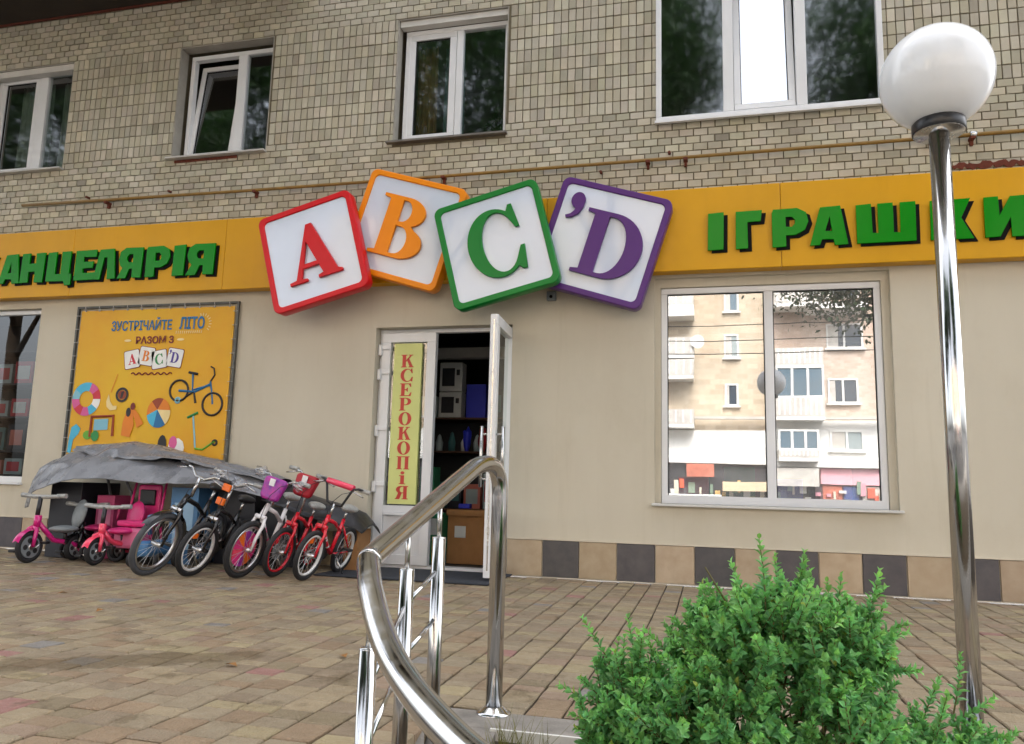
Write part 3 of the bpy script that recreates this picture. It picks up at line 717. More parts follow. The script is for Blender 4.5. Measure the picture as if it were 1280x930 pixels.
# letter blocks -----------------------------------------------------------
def rr(w_, h_, r_):
    return arc(w_ / 2 - r_, h_ / 2 - r_, r_, r_, 0, 90, 8) + arc(-w_ / 2 + r_, h_ / 2 - r_, r_, r_, 90, 180, 8) + arc(-w_ / 2 + r_, -h_ / 2 + r_, r_, r_, 180, 270, 8) + arc(w_ / 2 - r_, -h_ / 2 + r_, r_, r_, 270, 360, 8)
def letter_block(cx, cz, size, ang, yb, yf, mat, loops, label, extra=None):
    e = empty('letter_block', (cx, 0, cz), label, 'sign', 'letter blocks of the shop sign', rot=(0, -R(ang), 0))
    t = .058
    fr = link('frame', glyph_mesh('frame', [rr(size, size, .075), rr(size - 2 * t, size - 2 * t, .05)[::-1]], yb - yf, .008), mat, e); fr.location = (0, yb, 0)
    fa = link('face', glyph_mesh('face', [rr(size - 2 * t + .004, size - 2 * t + .004, .05)], .02), M['face'], e); fa.location = (0, yf + .035, 0)
    bk = link('back', glyph_mesh('back', [rr(size - 2 * t + .004, size - 2 * t + .004, .05)], .02), mat, e); bk.location = (0, yb - .001, 0)
    st = MB(); 
    for sx in (-.3, .3): st.box(sx - .02, sx + .02, yb - .03, -.0, -.05, -.01)
    st.build('bracket', M['steel_dull'], e)
    for lp in loops:
        lt = link('letter', glyph_mesh('letter', lp, .035, .003), mat, e); lt.location = (0, yf + .013, 0)
    return e
letter_block(-2.91, 3.294, 1.055, -16.9, -.16, -.30, M['orange'], [sc(G['B'], .60, .62, -.29, -.31)], 'tilted white letter block with orange rim and orange letter B')
letter_block(-.955, 3.06, 1.055, -17.4, -.16, -.30, M['purple'], [sc(G['D'], .60, .62, -.20, -.34), sc(G["'"], .22, .26, -.42, .14)], 'tilted white letter block with purple rim and purple letter D')
letter_block(-3.80, 3.055, 1.03, 15.4, -.325, -.45, M['red'], [sc(G['A'], .56, .58, -.28, -.29)], 'tilted white letter block with red rim and red letter A')
letter_block(-1.92, 3.034, 1.03, 14.6, -.325, -.45, M['cgreen'], [sc(G['C'], .55, .64, -.26, -.32)], 'tilted white letter block with green rim and green letter C')

# fascia sign boards ------------------------------------------------------
F = {}
F['А'] = [[(0, 0), (.27, .01), (.33, .15), (.64, .14), (.66, -.01), (1.02, .0), (.84, 1.0), (.30, .98), (.27, .90)], [(.42, .36), (.60, .36), (.55, .74)]]
F['Н'] = [[(0, 0), (.36, .01), (.35, .36), (.63, .37), (.62, 0), (1, -.01), (1.02, 1), (.63, .99), (.64, .65), (.35, .64), (.36, 1), (.02, .99)]]
F['Ц'] = [[(0, .01), (.76, 0), (.82, -.15), (1.06, -.13), (1.05, .24), (.96, .24), (.98, 1), (.60, .99), (.60, .25), (.37, .24), (.38, 1), (.02, .98)]]
F['Е'] = [[(0, 0), (.98, .01), (1, .25), (.41, .24), (.40, .39), (.88, .40), (.88, .62), (.41, .61), (.41, .77), (1.02, .76), (1, 1), (.02, .99)]]
F['Л'] = [[(0, 0), (.30, .0), (.44, .72), (.58, .72), (.63, 0), (1, .01), (.86, 1), (.24, .99), (.20, .9)]]
F['Р'] = [[(0, 0), (.38, .01), (.38, .30), (.64, .30), (.90, .42), (1, .64), (.94, .88), (.70, 1), (.04, .99), (0, .9)], [(.38, .52), (.38, .78), (.55, .78), (.63, .70), (.63, .60), (.55, .52)][::-1]]
F['Я'] = [[(0, 0), (.36, .0), (.50, .30), (.62, .30), (.62, .01), (1, 0), (1.02, .99), (.30, 1), (.08, .88), (.02, .64), (.10, .42), (.20, .34)], [(.62, .52), (.45, .52), (.37, .60), (.37, .70), (.45, .78), (.62, .78)]]
F['І'] = [[(0, 0), (.96, .01), (1, 1), (.04, .98)]]
F['Г'] = [[(0, 0), (.46, .01), (.45, .70), (.94, .71), (1, 1), (.02, .99)]]
F['Ш'] = [[(0, 0), (1, .01), (1.01, 1), (.75, .99), (.74, .24), (.63, .24), (.63, 1), (.37, .99), (.37, .25), (.27, .25), (.26, 1), (0, .98)]]
F['К'] = [[(0, 0), (.38, .01), (.38, .36), (.60, 0), (1.02, .0), (.74, .52), (.98, 1), (.58, .99), (.38, .64), (.38, 1), (.02, .98)]]
F['И'] = [[(0, 0), (.36, .01), (.64, .48), (.64, 0), (1, 0), (1.01, 1), (.65, .99), (.37, .52), (.36, 1), (.01, .99)]]
def fascia(x0, x1, seams, letters, label):
    e = empty('sign_board', (0, 0, 0), label, 'sign', 'orange yellow sign boards over the shop')
    xs = [x0] + [s for s in seams if x0 < s < x1] + [x1]
    for i in range(len(xs) - 1):
        B('panel', M['band'], e, (xs[i] + .0012, xs[i + 1] - .0012, -.14, -.006, 2.795, 3.572), bevel=.006)
    for ch, a_, b_, z0_, z1_ in letters:
        lp = sc(F[ch], b_ - a_, z1_ - z0_, a_, z0_)
        g_ = link('letter', glyph_mesh('letter', lp, .018, .0015), M['green'], e); g_.location = (0, -.153, 0)
        k_ = link('letter_shadow', glyph_mesh('letter_shadow', sc(lp, 1, 1, .034, -.022), .011), M['black'], g_); k_.location = (0, .012, 0)
    return e
Lz = (2.96, 3.305); Rz_ = (2.964, 3.316)
fascia(-9.6, -3.35, (-8.55, -6.95, -5.0), [(c, a, b, *Lz) for c, a, b in [('К', -8.3, -7.98), ('А', -7.926, -7.635), ('Н', -7.621, -7.305), ('Ц', -7.262, -6.94), ('Е', -6.882, -6.607), ('Л', -6.623, -6.335), ('Я', -6.31, -6.004), ('Р', -5.951, -5.65), ('І', -5.611, -5.462), ('Я', -5.442, -5.105)]],
       'orange yellow sign board with green letters left of the letter blocks')
fascia(-3.35 + .002, 4.6, (-1.5, .627, 2.75), [(c, a, b, *Rz_) for c, a, b in [('І', -.006, .138), ('Г', .237, .468), ('Р', .549, .855), ('А', .862, 1.168), ('Ш', 1.245, 1.713), ('К', 1.824, 2.146), ('И', 2.236, 2.544)]],
       'orange yellow sign board with green letters behind and right of the letter blocks')

# gas pipe along the brickwork ---------------------------------------------
gp = empty('gas_pipe', (0, 0, 0), 'thin yellow gas pipe running along the brickwork above the signs', 'pipe')
pts = [(-7.83, -.06, 3.938), (-6.4, -.062, 3.925), (-4.97, -.06, 3.912), (-3, -.058, 3.908), (-1.4, -.06, 3.911), (.82, -.062, 3.917), (2.6, -.06, 3.925), (4.4, -.06, 3.93)]
MB().tube(pts, .0165, 10).build('pipe_run', M['pipe'], gp)
for x in (-6.65, -4.75, -2.6, -.55, -.2, 1.9, 2.22, 3.2):
    B('bracket', M['rust'], gp, (x - .02, x + .02, -.082, -.0, 3.885, 3.908), (x - .012, x + .012, -.035, .004, 3.84, 3.884))
MB().tube([(2.20, -.06, 3.924), (2.25, -.06, 3.9245)], .03, 10).build('coupling', M['steel_dull'], gp)
for i, (x, z_) in enumerate([(-6.95, 3.99), (-5.85, 3.985), (-.35, 3.985), (-1.0, 3.84)]):
    tag(MB().tube([(x, .0, z_), (x, -.05, z_)], .014, 8).build('pipe_stub', M['rust']), ['short rusty stub in the brickwork under the leftmost upper window', 'short rusty stub in the brickwork under the tilted window', 'short rusty stub above the pipe near the purple block', 'short rusty stub below the pipe behind the purple block'][i], 'stub')
jr = random.Random(4); up_ = [(2.0 + 1.2 * i / 60, 3.675 + jr.uniform(-.004, .03)) for i in range(61)]; dn_ = [(2.0 + 1.2 * i / 60, 3.655 + jr.uniform(-.03, .004)) for i in range(60, -1, -1)]
rs = link('rust_strip', glyph_mesh('rust_strip', [up_ + dn_], .006), M['rust']); rs.location = (0, -.006, 0); tag(rs, 'rusty red paint strip on the brickwork above the right sign', 'strip')

# small camera under the block sign
sc_ = empty('wall_sensor', (-1.463, 0, 2.63), 'small grey sensor box on the plaster under the purple block', 'sensor')
B('housing', M['bk_grey'], sc_, (-.045, .045, -.05, 0, -.045, .045), bevel=.008); MB().tube([(0, -.05, -.012), (0, -.056, -.012)], .016, 12).build('lens', M['black'], sc_)

# banner ---------------------------------------------------------------------
bn = empty('banner', (0, 0, 0), 'yellow summer banner on a steel frame left of the door', 'banner')
fr = MB(); X0, X1, Z0, Z1 = -6.905, -4.845, .96, 2.69
ring(fr, X0, X1, Z0, Z1, .022, -.04, -.012); fr.build('frame', pm('weathered frame', rgb(104, 104, 98), .5, .4, var=.5, vscale=12), bn)
M['banner'] = pm('yellow banner print', rgb(222, 178, 4), .5, var=.7, vscale=.9, dark=rgb(216, 140, 8))
sm = MB(); n = 36; k = 26
vs = [(X0 + .05 + (X1 - X0 - .10) * i / n, -.026 + .004 * noise.noise(Vector((i * .22, j * .25, 1))), Z0 + .05 + (Z1 - Z0 - .10) * j / k) for j in range(k + 1) for i in range(n + 1)]
sm.add(vs, [(j * (n + 1) + i, j * (n + 1) + i + 1, (j + 1) * (n + 1) + i + 1, (j + 1) * (n + 1) + i) for j in range(k) for i in range(n)], True); sm.build('sheet', M['banner'], bn)
for side in range(4):
    for t in range(11):
        u = (t + .5) / 11
        if side < 2: x = X0 + .02 + (X1 - X0 - .04) * u; z0_ = (Z0 + .004 if side else Z1 - .06); q = (x - .002, x + .002, -.045, -.022, z0_, z0_ + .056)
        else: zz = Z0 + .03 + (Z1 - Z0 - .06) * u; x = (X0 + .004 if side == 2 else X1 - .06); q = (x, x + .056, -.045, -.022, zz - .002, zz + .002)
        if side < 1 or t % 2 == 0 or side > 1: B('tie', M['sill'], bn, q)
YP = -.0315
P_ = {n_: swatch('print ' + n_, c) for n_, c in {'blue': (28, 108, 160), 'maroon': (120, 26, 22), 'white': (236, 236, 232), 'red': (206, 44, 60), 'green': (40, 140, 70), 'violet': (80, 62, 150), 'black': (34, 30, 30), 'cyan': (70, 180, 214), 'pink': (214, 90, 150), 'lightblue': (130, 190, 208), 'orange2': (226, 128, 20), 'lime': (96, 168, 40), 'brown': (150, 60, 20), 'cream': (238, 214, 150)}.items()}
def pr(name, mesh, mat, y=YP):
    o = link(name, mesh, P_[mat], bn); o.location = (0, y, 0); return o
def mesh_of(mb, name='print'):
    me = bpy.data.meshes.new(name); me.from_pydata([tuple(p) for p in mb.v], [], mb.f); return me
pr('lettering', text_mesh('lettering', 'ЗУСТРІЧАЙТЕ', -6.43, -5.655, 2.40, 2.545, bold=.02), 'blue')
pr('lettering', text_mesh('lettering', 'ЛІТО', -5.56, -5.25, 2.40, 2.54, bold=.03), 'blue')
for i in range(13): pr('sun_ray', glyph_mesh('p', [[(-5.60 + i * .026, 2.355), (-5.59 + i * .026, 2.355), (-5.585 + i * .026, 2.385), (-5.595 + i * .026, 2.385)]], .001), 'cream')
for i in range(9):
    a_ = R(-40 + i * 18); c_, s_ = math.cos(a_), math.sin(a_); cx, cz = -5.28, 2.46
    pr('sun_ray', glyph_mesh('p', [[(cx + .085 * c_ - .005 * s_, cz + .085 * s_ + .005 * c_), (cx + .085 * c_ + .005 * s_, cz + .085 * s_ - .005 * c_), (cx + .115 * c_ + .005 * s_, cz + .115 * s_ - .005 * c_), (cx + .115 * c_ - .005 * s_, cz + .115 * s_ + .005 * c_)]], .001), 'cream')
pr('lettering', text_mesh('lettering', 'РАЗОМ З', -6.095, -5.615, 2.25, 2.335, bold=.03), 'maroon')
for cx in (-6.2, -5.53): pr('mark', glyph_mesh('p', [arc(cx, 2.29, .045, .014, 0, 340, 16)], .001), 'cream')
for ch, cx, cz, an, co in (('A', -6.121, 2.081, 10, 'red'), ('B', -5.94, 2.113, -9, 'orange2'), ('C', -5.775, 2.076, 9, 'green'), ('D', -5.58, 2.09, -9, 'violet')):
    rot = Matrix.Rotation(R(an), 2)
    def tr(lps): return [[tuple(rot @ Vector(p) + Vector((cx, cz))) for p in lp] for lp in lps]
    pr('block_print', glyph_mesh('p', tr([rr(.20, .21, .02)]), .001), 'maroon', YP - .0002)
    pr('block_print', glyph_mesh('p', tr([rr(.186, .196, .02)]), .001), 'white', YP - .0016)
    lps = sc(G[ch], .10, .115, -.05, -.057) + (sc(G["'"], .04, .05, -.085, .03) if ch == 'D' else [])
    pr('block_letter', glyph_mesh('p', tr(lps), .001), co, YP - .003)
wv = MB(); wpts = [(-6.115 + .51 * i / 48, -.001, 1.92 + .012 * math.sin(i / 48 * 2 * PI * 6.5)) for i in range(49)]
pr('wave_line', mesh_of(wv.tube(wpts, .007, 6)), 'maroon', -.028)
def seg_ring(cx, cz, ro, ri, cols, sq=1):
    n = len(cols)
    for i, c in enumerate(cols):
        a0, a1 = 360 * i / n, 360 * (i + 1) / n
        pr('ring_print', glyph_mesh('p', [arc(cx, cz, ro, ro * sq, a0, a1, 6) + arc(cx, cz, ri, ri * sq, a1, a0, 6)], .0012), c)
seg_ring(-6.665, 1.645, .185, .09, ['red', 'pink', 'cyan', 'cyan', 'lightblue', 'pink', 'red', 'pink', 'cyan', 'white'])
seg_ring(-6.205, 1.69, .082, .055, ['black', 'black', 'black', 'black'])
pr('mask_print', glyph_mesh('p', [arc(-6.205, 1.69, .05, .05, 0, 340, 17)], .001), 'brown')
pr('cross_print', glyph_mesh('p', [[(-6.215, 1.72), (-6.18, 1.73), (-6.195, 1.66), (-6.225, 1.65)]], .001), 'black', YP - .0015)
pr('snorkel_print', glyph_mesh('p', [[(-6.40, 1.62), (-6.375, 1.70), (-6.35, 1.62), (-6.31, 1.57), (-6.26, 1.57), (-6.26, 1.53), (-6.34, 1.52), (-6.39, 1.56)]], .001), 'cream')
pr('snorkel_print', glyph_mesh('p', [[(-6.355, 1.72), (-6.29, 1.92), (-6.283, 1.92), (-6.345, 1.72)]], .001), 'orange2')
pr('fin_print', glyph_mesh('p', [[(-6.17, 1.25), (-6.06, 1.23), (-6.02, 1.36), (-6.05, 1.52), (-6.12, 1.53), (-6.16, 1.40)]], .001), 'orange2')
pr('fin_print', glyph_mesh('p', [[(-5.98, 1.33), (-5.90, 1.38), (-5.97, 1.48), (-6.05, 1.56), (-6.075, 1.53), (-6.01, 1.42)]], .001), 'orange2', YP - .0015)
pr('fin_print', glyph_mesh('p', [arc(-6.10, 1.50, .03, .05, 0, 340, 12)], .001), 'black', YP - .003); pr('fin_print', glyph_mesh('p', [arc(-6.05, 1.565, .03, .04, 0, 340, 12)], .001), 'maroon', YP - .003)
for i, c in enumerate(['orange2', 'brown', 'orange2', 'cyan', 'blue', 'cream']):
    pr('ball_print', glyph_mesh('p', [[(-5.74, 1.53)] + arc(-5.722, 1.495, .145, .16, i * 60 + 10, i * 60 + 70, 8)], .001), c)
def pr_line(pts, r, mat, y=-.026, nm='bike_print'): pr(nm, mesh_of(MB().tube([(p[0], -.001, p[1]) for p in pts], r, 6)), mat, y)
circ = lambda cx, cz, r_: [(cx + r_ * math.cos(2 * PI * i / 24), cz + r_ * math.sin(2 * PI * i / 24)) for i in range(25)]
pr_line(circ(-5.495, 1.734, .112), .013, 'black'); pr_line(circ(-5.075, 1.588, .118), .013, 'black')
pr_line([(-5.495, 1.734), (-5.30, 1.72), (-5.12, 1.80)], .014, 'blue'); pr_line([(-5.34, 1.92), (-5.33, 1.74), (-5.12, 1.79)], .012, 'blue')
pr_line([(-5.12, 1.83), (-5.09, 1.70), (-5.075, 1.588)], .010, 'blue'); pr_line([(-5.12, 1.83), (-5.075, 1.90), (-5.09, 1.97), (-5.13, 1.99)], .009, 'black')
pr_line([(-5.39, 1.93), (-5.28, 1.91)], .016, 'black'); pr_line([(-5.40, 1.67), (-5.31, 1.72), (-5.28, 1.60)], .014, 'black')
pr_line(circ(-5.50, 1.63, .025), .014, 'lightblue')
pr_line([(-5.295, 1.47), (-5.24, 1.13)], .010, 'lightblue', nm='scooter_print'); pr_line([(-5.36, 1.445), (-5.24, 1.50)], .014, 'green', nm='scooter_print'); pr_line([(-5.24, 1.12), (-5.15, 1.11), (-5.01, 1.20)], .012, 'lime', nm='scooter_print'); pr_line(circ(-5.01, 1.185, .025), .012, 'black', nm='scooter_print')
pr_line([(-6.57, 1.23), (-6.57, 1.45), (-6.29, 1.46), (-6.28, 1.24)], .018, 'brown', nm='easel_print'); pr('easel_print', glyph_mesh('p', [[(-6.53, 1.30), (-6.35, 1.31), (-6.35, 1.43), (-6.53, 1.42)]], .001), 'lightblue')
pr('toy_print', glyph_mesh('p', [arc(-6.6, 1.25, .06, .05, 0, 340, 9)], .001), 'lime', YP - .0015); pr('toy_print', glyph_mesh('p', [arc(-6.50, 1.24, .05, .06, 0, 340, 9)], .001), 'green', YP - .003)
pr('bat_print', glyph_mesh('p', [[(-6.845, 1.06), (-6.80, 1.05), (-6.78, 1.20), (-6.72, 1.26), (-6.70, 1.32), (-6.76, 1.37), (-6.82, 1.33), (-6.84, 1.2)]], .001), 'cyan')
pr('toy_print', glyph_mesh('p', [arc(-5.645, 1.15, .055, .11, 0, 340, 11)], .001), 'black'); pr('toy_print', glyph_mesh('p', [arc(-5.47, 1.13, .10, .10, 0, 340, 9)], .001), 'white'); pr('toy_print', glyph_mesh('p', [arc(-5.51, 1.18, .05, .07, 0, 340, 9)], .001), 'pink', YP - .0015)

# ------------------------------------------------------------------ shop interior
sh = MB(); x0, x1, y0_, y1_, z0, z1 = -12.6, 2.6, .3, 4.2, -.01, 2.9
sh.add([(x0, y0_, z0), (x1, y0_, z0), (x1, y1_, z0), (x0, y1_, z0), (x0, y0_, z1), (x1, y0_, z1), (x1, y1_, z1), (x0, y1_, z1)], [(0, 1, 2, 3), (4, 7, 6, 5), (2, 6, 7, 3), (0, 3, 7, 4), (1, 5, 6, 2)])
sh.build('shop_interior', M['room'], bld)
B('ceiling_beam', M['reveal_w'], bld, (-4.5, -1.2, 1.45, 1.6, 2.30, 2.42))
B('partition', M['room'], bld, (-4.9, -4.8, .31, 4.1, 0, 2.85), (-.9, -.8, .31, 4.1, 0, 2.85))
M['wood_shelf'] = pm('brown shelf board', rgb(96, 66, 46), .6, var=.3, vscale=12)
M['metal_dark'] = pm('dark shelf metal', rgb(48, 48, 50), .5)
def shelf(x0, x1, y0, y1, zs, label, mat):
    e = empty('shelf_unit', ((x0 + x1) / 2, (y0 + y1) / 2, 0), label, 'shelf')
    cx, cy = (x0 + x1) / 2, (y0 + y1) / 2
    for z in zs: B('shelf_board', mat, e, (x0 - cx, x1 - cx, y0 - cy, y1 - cy, z - .02, z))
    for x in (x0, x1):
        for y in (y0, y1): B('upright', M['metal_dark'], e, (x - cx - .015, x - cx + .015, y - cy - .015, y - cy + .015, 0, zs[-1] + .45))
    B('back_panel', M['metal_dark'], e, (x0 - cx, x1 - cx, y1 - cy + .016, y1 - cy + .03, 0, zs[-1] + .4))
    return e
shelf(-3.9, -1.9, 1.45, 1.95, (.55, 1.205, 1.595), 'brown shelves of goods seen through the open door', M['wood_shelf'])
shelf(-10.6, -7.5, .40, .80, (.80, 1.085, 1.49, 1.89, 2.29), 'dark shelves of goods behind the left shop window', M['metal_dark'])
def goods(x0, x1, y0, y1, z0, z1, mat, label, cat='box', front=None, group='goods on the shop shelves'):
    e = empty('goods_box', ((x0 + x1) / 2, (y0 + y1) / 2, z0), label, cat, group)
    w_, d_, h_ = (x1 - x0) / 2, (y1 - y0) / 2, z1 - z0
    B('carton', mat, e, (-w_, w_, -d_, d_, .001, h_), bevel=.004)
    if front: B('front_label', front, e, (-w_ * .7, w_ * .7, -d_ - .002, -d_ - .0005, h_ * .2, h_ * .8))
gw = swatch('white goods', (206, 210, 208)); gb = swatch('blue goods', (44, 56, 200)); gk = swatch('dark goods', (40, 42, 50)); gr = swatch('red goods', (186, 46, 56)); gt = swatch('teal goods', (60, 110, 112)); gg = swatch('green goods', (30, 120, 80)); gp_ = swatch('salmon goods', (206, 120, 104)); gpk = swatch('pale goods', (160, 176, 178))
mats0 = [gpk, gr, gt]
def kitchen(x0, x1, z0, z1, label):
    e = empty('toy_stove', ((x0 + x1) / 2, 1.55, z0), label, 'toy stove', 'goods on the shop shelves'); w_ = (x1 - x0) / 2; h_ = z1 - z0
    B('body', gw, e, (-w_, w_, -.07, .1, .001, h_), bevel=.01); B('oven_window', gk, e, (-w_ * .75, w_ * .35, -.075, -.0705, h_ * .18, h_ * .8)); B('knob', gk, e, (w_ * .5, w_ * .8, -.08, -.0705, h_ * .55, h_ * .75), bevel=.005)
kitchen(-3.10, -2.82, 1.596, 1.90, 'white toy stove on the upper shelf inside the door'); kitchen(-3.10, -2.82, 1.905, 2.25, 'white toy stove stacked on top of another inside the door')
goods(-2.765, -2.53, 1.5, 1.75, 1.597, 1.99, gb, 'bright blue bundle on the shelf inside the door')
goods(-3.45, -3.13, 1.5, 1.8, 1.597, 1.85, gpk, 'pale box on the shelf behind the closed door leaf')
for i in range(7):
    x = -3.25 + i * .155
    tag(MB().lathe([(0, 0), (.04, 0), (.045, .1), (.02, .15 + .03 * (i % 3)), (0, .17 + .03 * (i % 3))], 12, (x, 1.55, 1.207)).build('glass_jar', [gw, gpk, gt][i % 3]), ['first', 'second', 'third', 'fourth', 'fifth', 'sixth', 'seventh'][i] + ' jar from the left on the lower shelf inside the door', 'jar', 'jars on the shelf inside the door')
for k, (x_, w_, h_, mt, nm) in enumerate(((-3.78, .2, .22, gk, 'dark'), (-3.55, .09, .3, gt, 'teal'), (-2.48, .16, .33, gk, 'dark'), (-2.28, .14, .26, gr, 'red'), (-2.1, .12, .3, gw, 'white'))):
    goods(x_, x_ + w_, 1.5, 1.7, 1.597, 1.597 + h_, mt, '%s box on the upper shelf inside the door, %s from the left' % (nm, ['first', 'second', 'sixth', 'seventh', 'last'][k]), front=mats0[k % 3])
for k, (x_, w_, h_, mt, nm) in enumerate(((-3.2, .22, .3, gt, 'teal'), (-2.95, .16, .42, gk, 'dark'), (-2.76, .2, .28, gp_, 'salmon'), (-2.53, .12, .4, gpk, 'pale'), (-2.38, .2, .33, gk, 'black'))):
    goods(x_, x_ + w_, 1.5, 1.75, .552, .552 + h_, mt, '%s box on the lowest shelf inside the door' % nm, front=mats0[(k + 1) % 3])
for k, (x_, mt, nm) in enumerate(((-3.28, gt, 'teal'), (-2.74, gb, 'blue'), (-2.55, gr, 'red'))):
    tag(MB().ell((x_, 1.5, 1.34), .05, .05, .13, 14, 10, None, .5, k * 5.1).build('hanging_toy', mt), 'small %s toy hanging between the shelves inside the door' % nm, 'toy', 'toys hanging inside the door')
cb = empty('cardboard_box', (-2.5, .95, 0), 'brown cardboard box on the floor just inside the open door', 'box')
B('carton', M['carton'], cb, (-.2, .22, -.15, .2, 0, .56), bevel=.004); B('flap', M['carton'], cb, (-.2, .22, -.2, -.151, .50, .56)); B('torn_paper', gw, cb, (-.12, .0, -.154, -.1505, .27, .39))
goods(-2.62, -2.5, .9, 1.0, .57, .62, gb, 'small blue packet on top of the cardboard box inside the door', 'packet')
goods(-3.05, -2.72, .62, .9, .001, .24, gg, 'green printed box low behind the closed leaf'); goods(-3.02, -2.72, .64, .92, .242, .52, gg, 'green printed box stacked on another behind the closed leaf', front=gw)
goods(-3.0, -2.84, .7, .9, .523, 1.0, gg, 'tall green bag standing behind the closed door leaf', 'bag')
names = ['salmon', 'pale', 'teal', 'red', 'dark', 'white']; mats = [gp_, gpk, gt, gr, gk, gw]
lvl = [(.802, .21, 'bottom'), (1.087, .34, 'second'), (1.492, .24, 'third'), (1.892, .30, 'fourth')]
pat = [[0, 1, 0, 1, 0], [2, 4, 2, 4, 2], [1, 3, 1, 1, 3], [4, 3, 1, 4, 3]]
for (z, h_, ln_), row_ in zip(lvl, pat):
    for i, q in enumerate(row_):
        x = -7.62 - i * .30
        goods(x - .26, x, .44, .66, z, z + h_ * (1 - .1 * (i % 3)), mats[q], '%s box on the %s shelf of the left shop window, %s from the plaster' % (names[q], ln_, ['first', 'second', 'third', 'fourth', 'fifth'][i]), front=mats[(q + 2) % 6])
# window display behind the coated glass
for i, (c, nm) in enumerate(((gr, 'red'), (gg, 'green'), (gb, 'blue'), (gp_, 'salmon'))):
    goods(-.3 + i * .42, -.02 + i * .42, .5, .8, .0, .95 + .1 * (i % 2), c, '%s display stand behind the right shop window' % nm, 'display')

# doormat
dm = B('doormat', M['mat'], None, (-3.35, -1.78, -.86, -.005, .004, .016), bevel=.004); tag(dm, 'dark grey mat on the paving before the door', 'mat')

# ------------------------------------------------------------------ bicycles
def wheel(parent, c, r, wd, rimmat, tyremat, T, spokes=20, disc=None, hubdisc=None, refl=None, wall=None):
    """wheel in local xz plane; T applied to everything"""
    ty = MB().torus(c, r - wd, wd, None, 40, 8, wd * .9).xf(T).build('wheel', tyremat, parent)
    MB().torus(c, r - wd * 2.25, wd * .48, None, 40, 6, wd * .62).xf(T).build('rim', rimmat, ty)
    s = MB()
    C = Vector(c)
    for i in range(spokes):
        a_ = 2 * PI * i / spokes; b_ = a_ + (.5 if i % 2 else -.5); sy = .022 if i % 2 else -.022
        s.tube([C + Vector((.018 * math.cos(b_), sy, .018 * math.sin(b_))), C + Vector(((r - wd * 2.4) * math.cos(a_), 0, (r - wd * 2.4) * math.sin(a_)))], .0018, 4, False)
    s.xf(T).build('spokes', M['spoke'], ty)
    MB().tube([C + Vector((0, -.045, 0)), C + Vector((0, .045, 0))], .018, 12).xf(T).build('hub', M['rim_silver'], ty)
    if disc:
        n_ = 10
        for i in range(n_):
            a0, a1 = 2 * PI * i / n_, 2 * PI * (i + 1) / n_; q = [C + Vector((0, -.02, 0))] + [C + Vector((disc[0] * math.cos(a0 + (a1 - a0) * t), -.02, disc[0] * math.sin(a0 + (a1 - a0) * t))) for t in (0, .5, 1)]
            q2 = [p + Vector((0, .004, 0)) for p in q]
            MB().add(q + q2, [(0, 1, 2, 3), (7, 6, 5, 4), (1, 5, 6, 2), (2, 6, 7, 3), (0, 4, 5, 1), (3, 7, 4, 0)]).xf(T).build('spoke_disc', disc[1][i % len(disc[1])], ty)
    if hubdisc: MB().tube([C + Vector((0, -.03, 0)), C + Vector((0, -.024, 0))], hubdisc[0], 24).xf(T).build('hub_disc', hubdisc[1], ty)
    if refl:
        for a_ in refl: 
            p = C + Vector((r * .62 * math.cos(a_), 0, r * .62 * math.sin(a_))); MB().box(p.x - .03, p.x + .03, p.y - .008, p.y + .008, p.z - .02, p.z + .02).xf(T).build('reflector', M['bk_orange'], ty)
    return ty

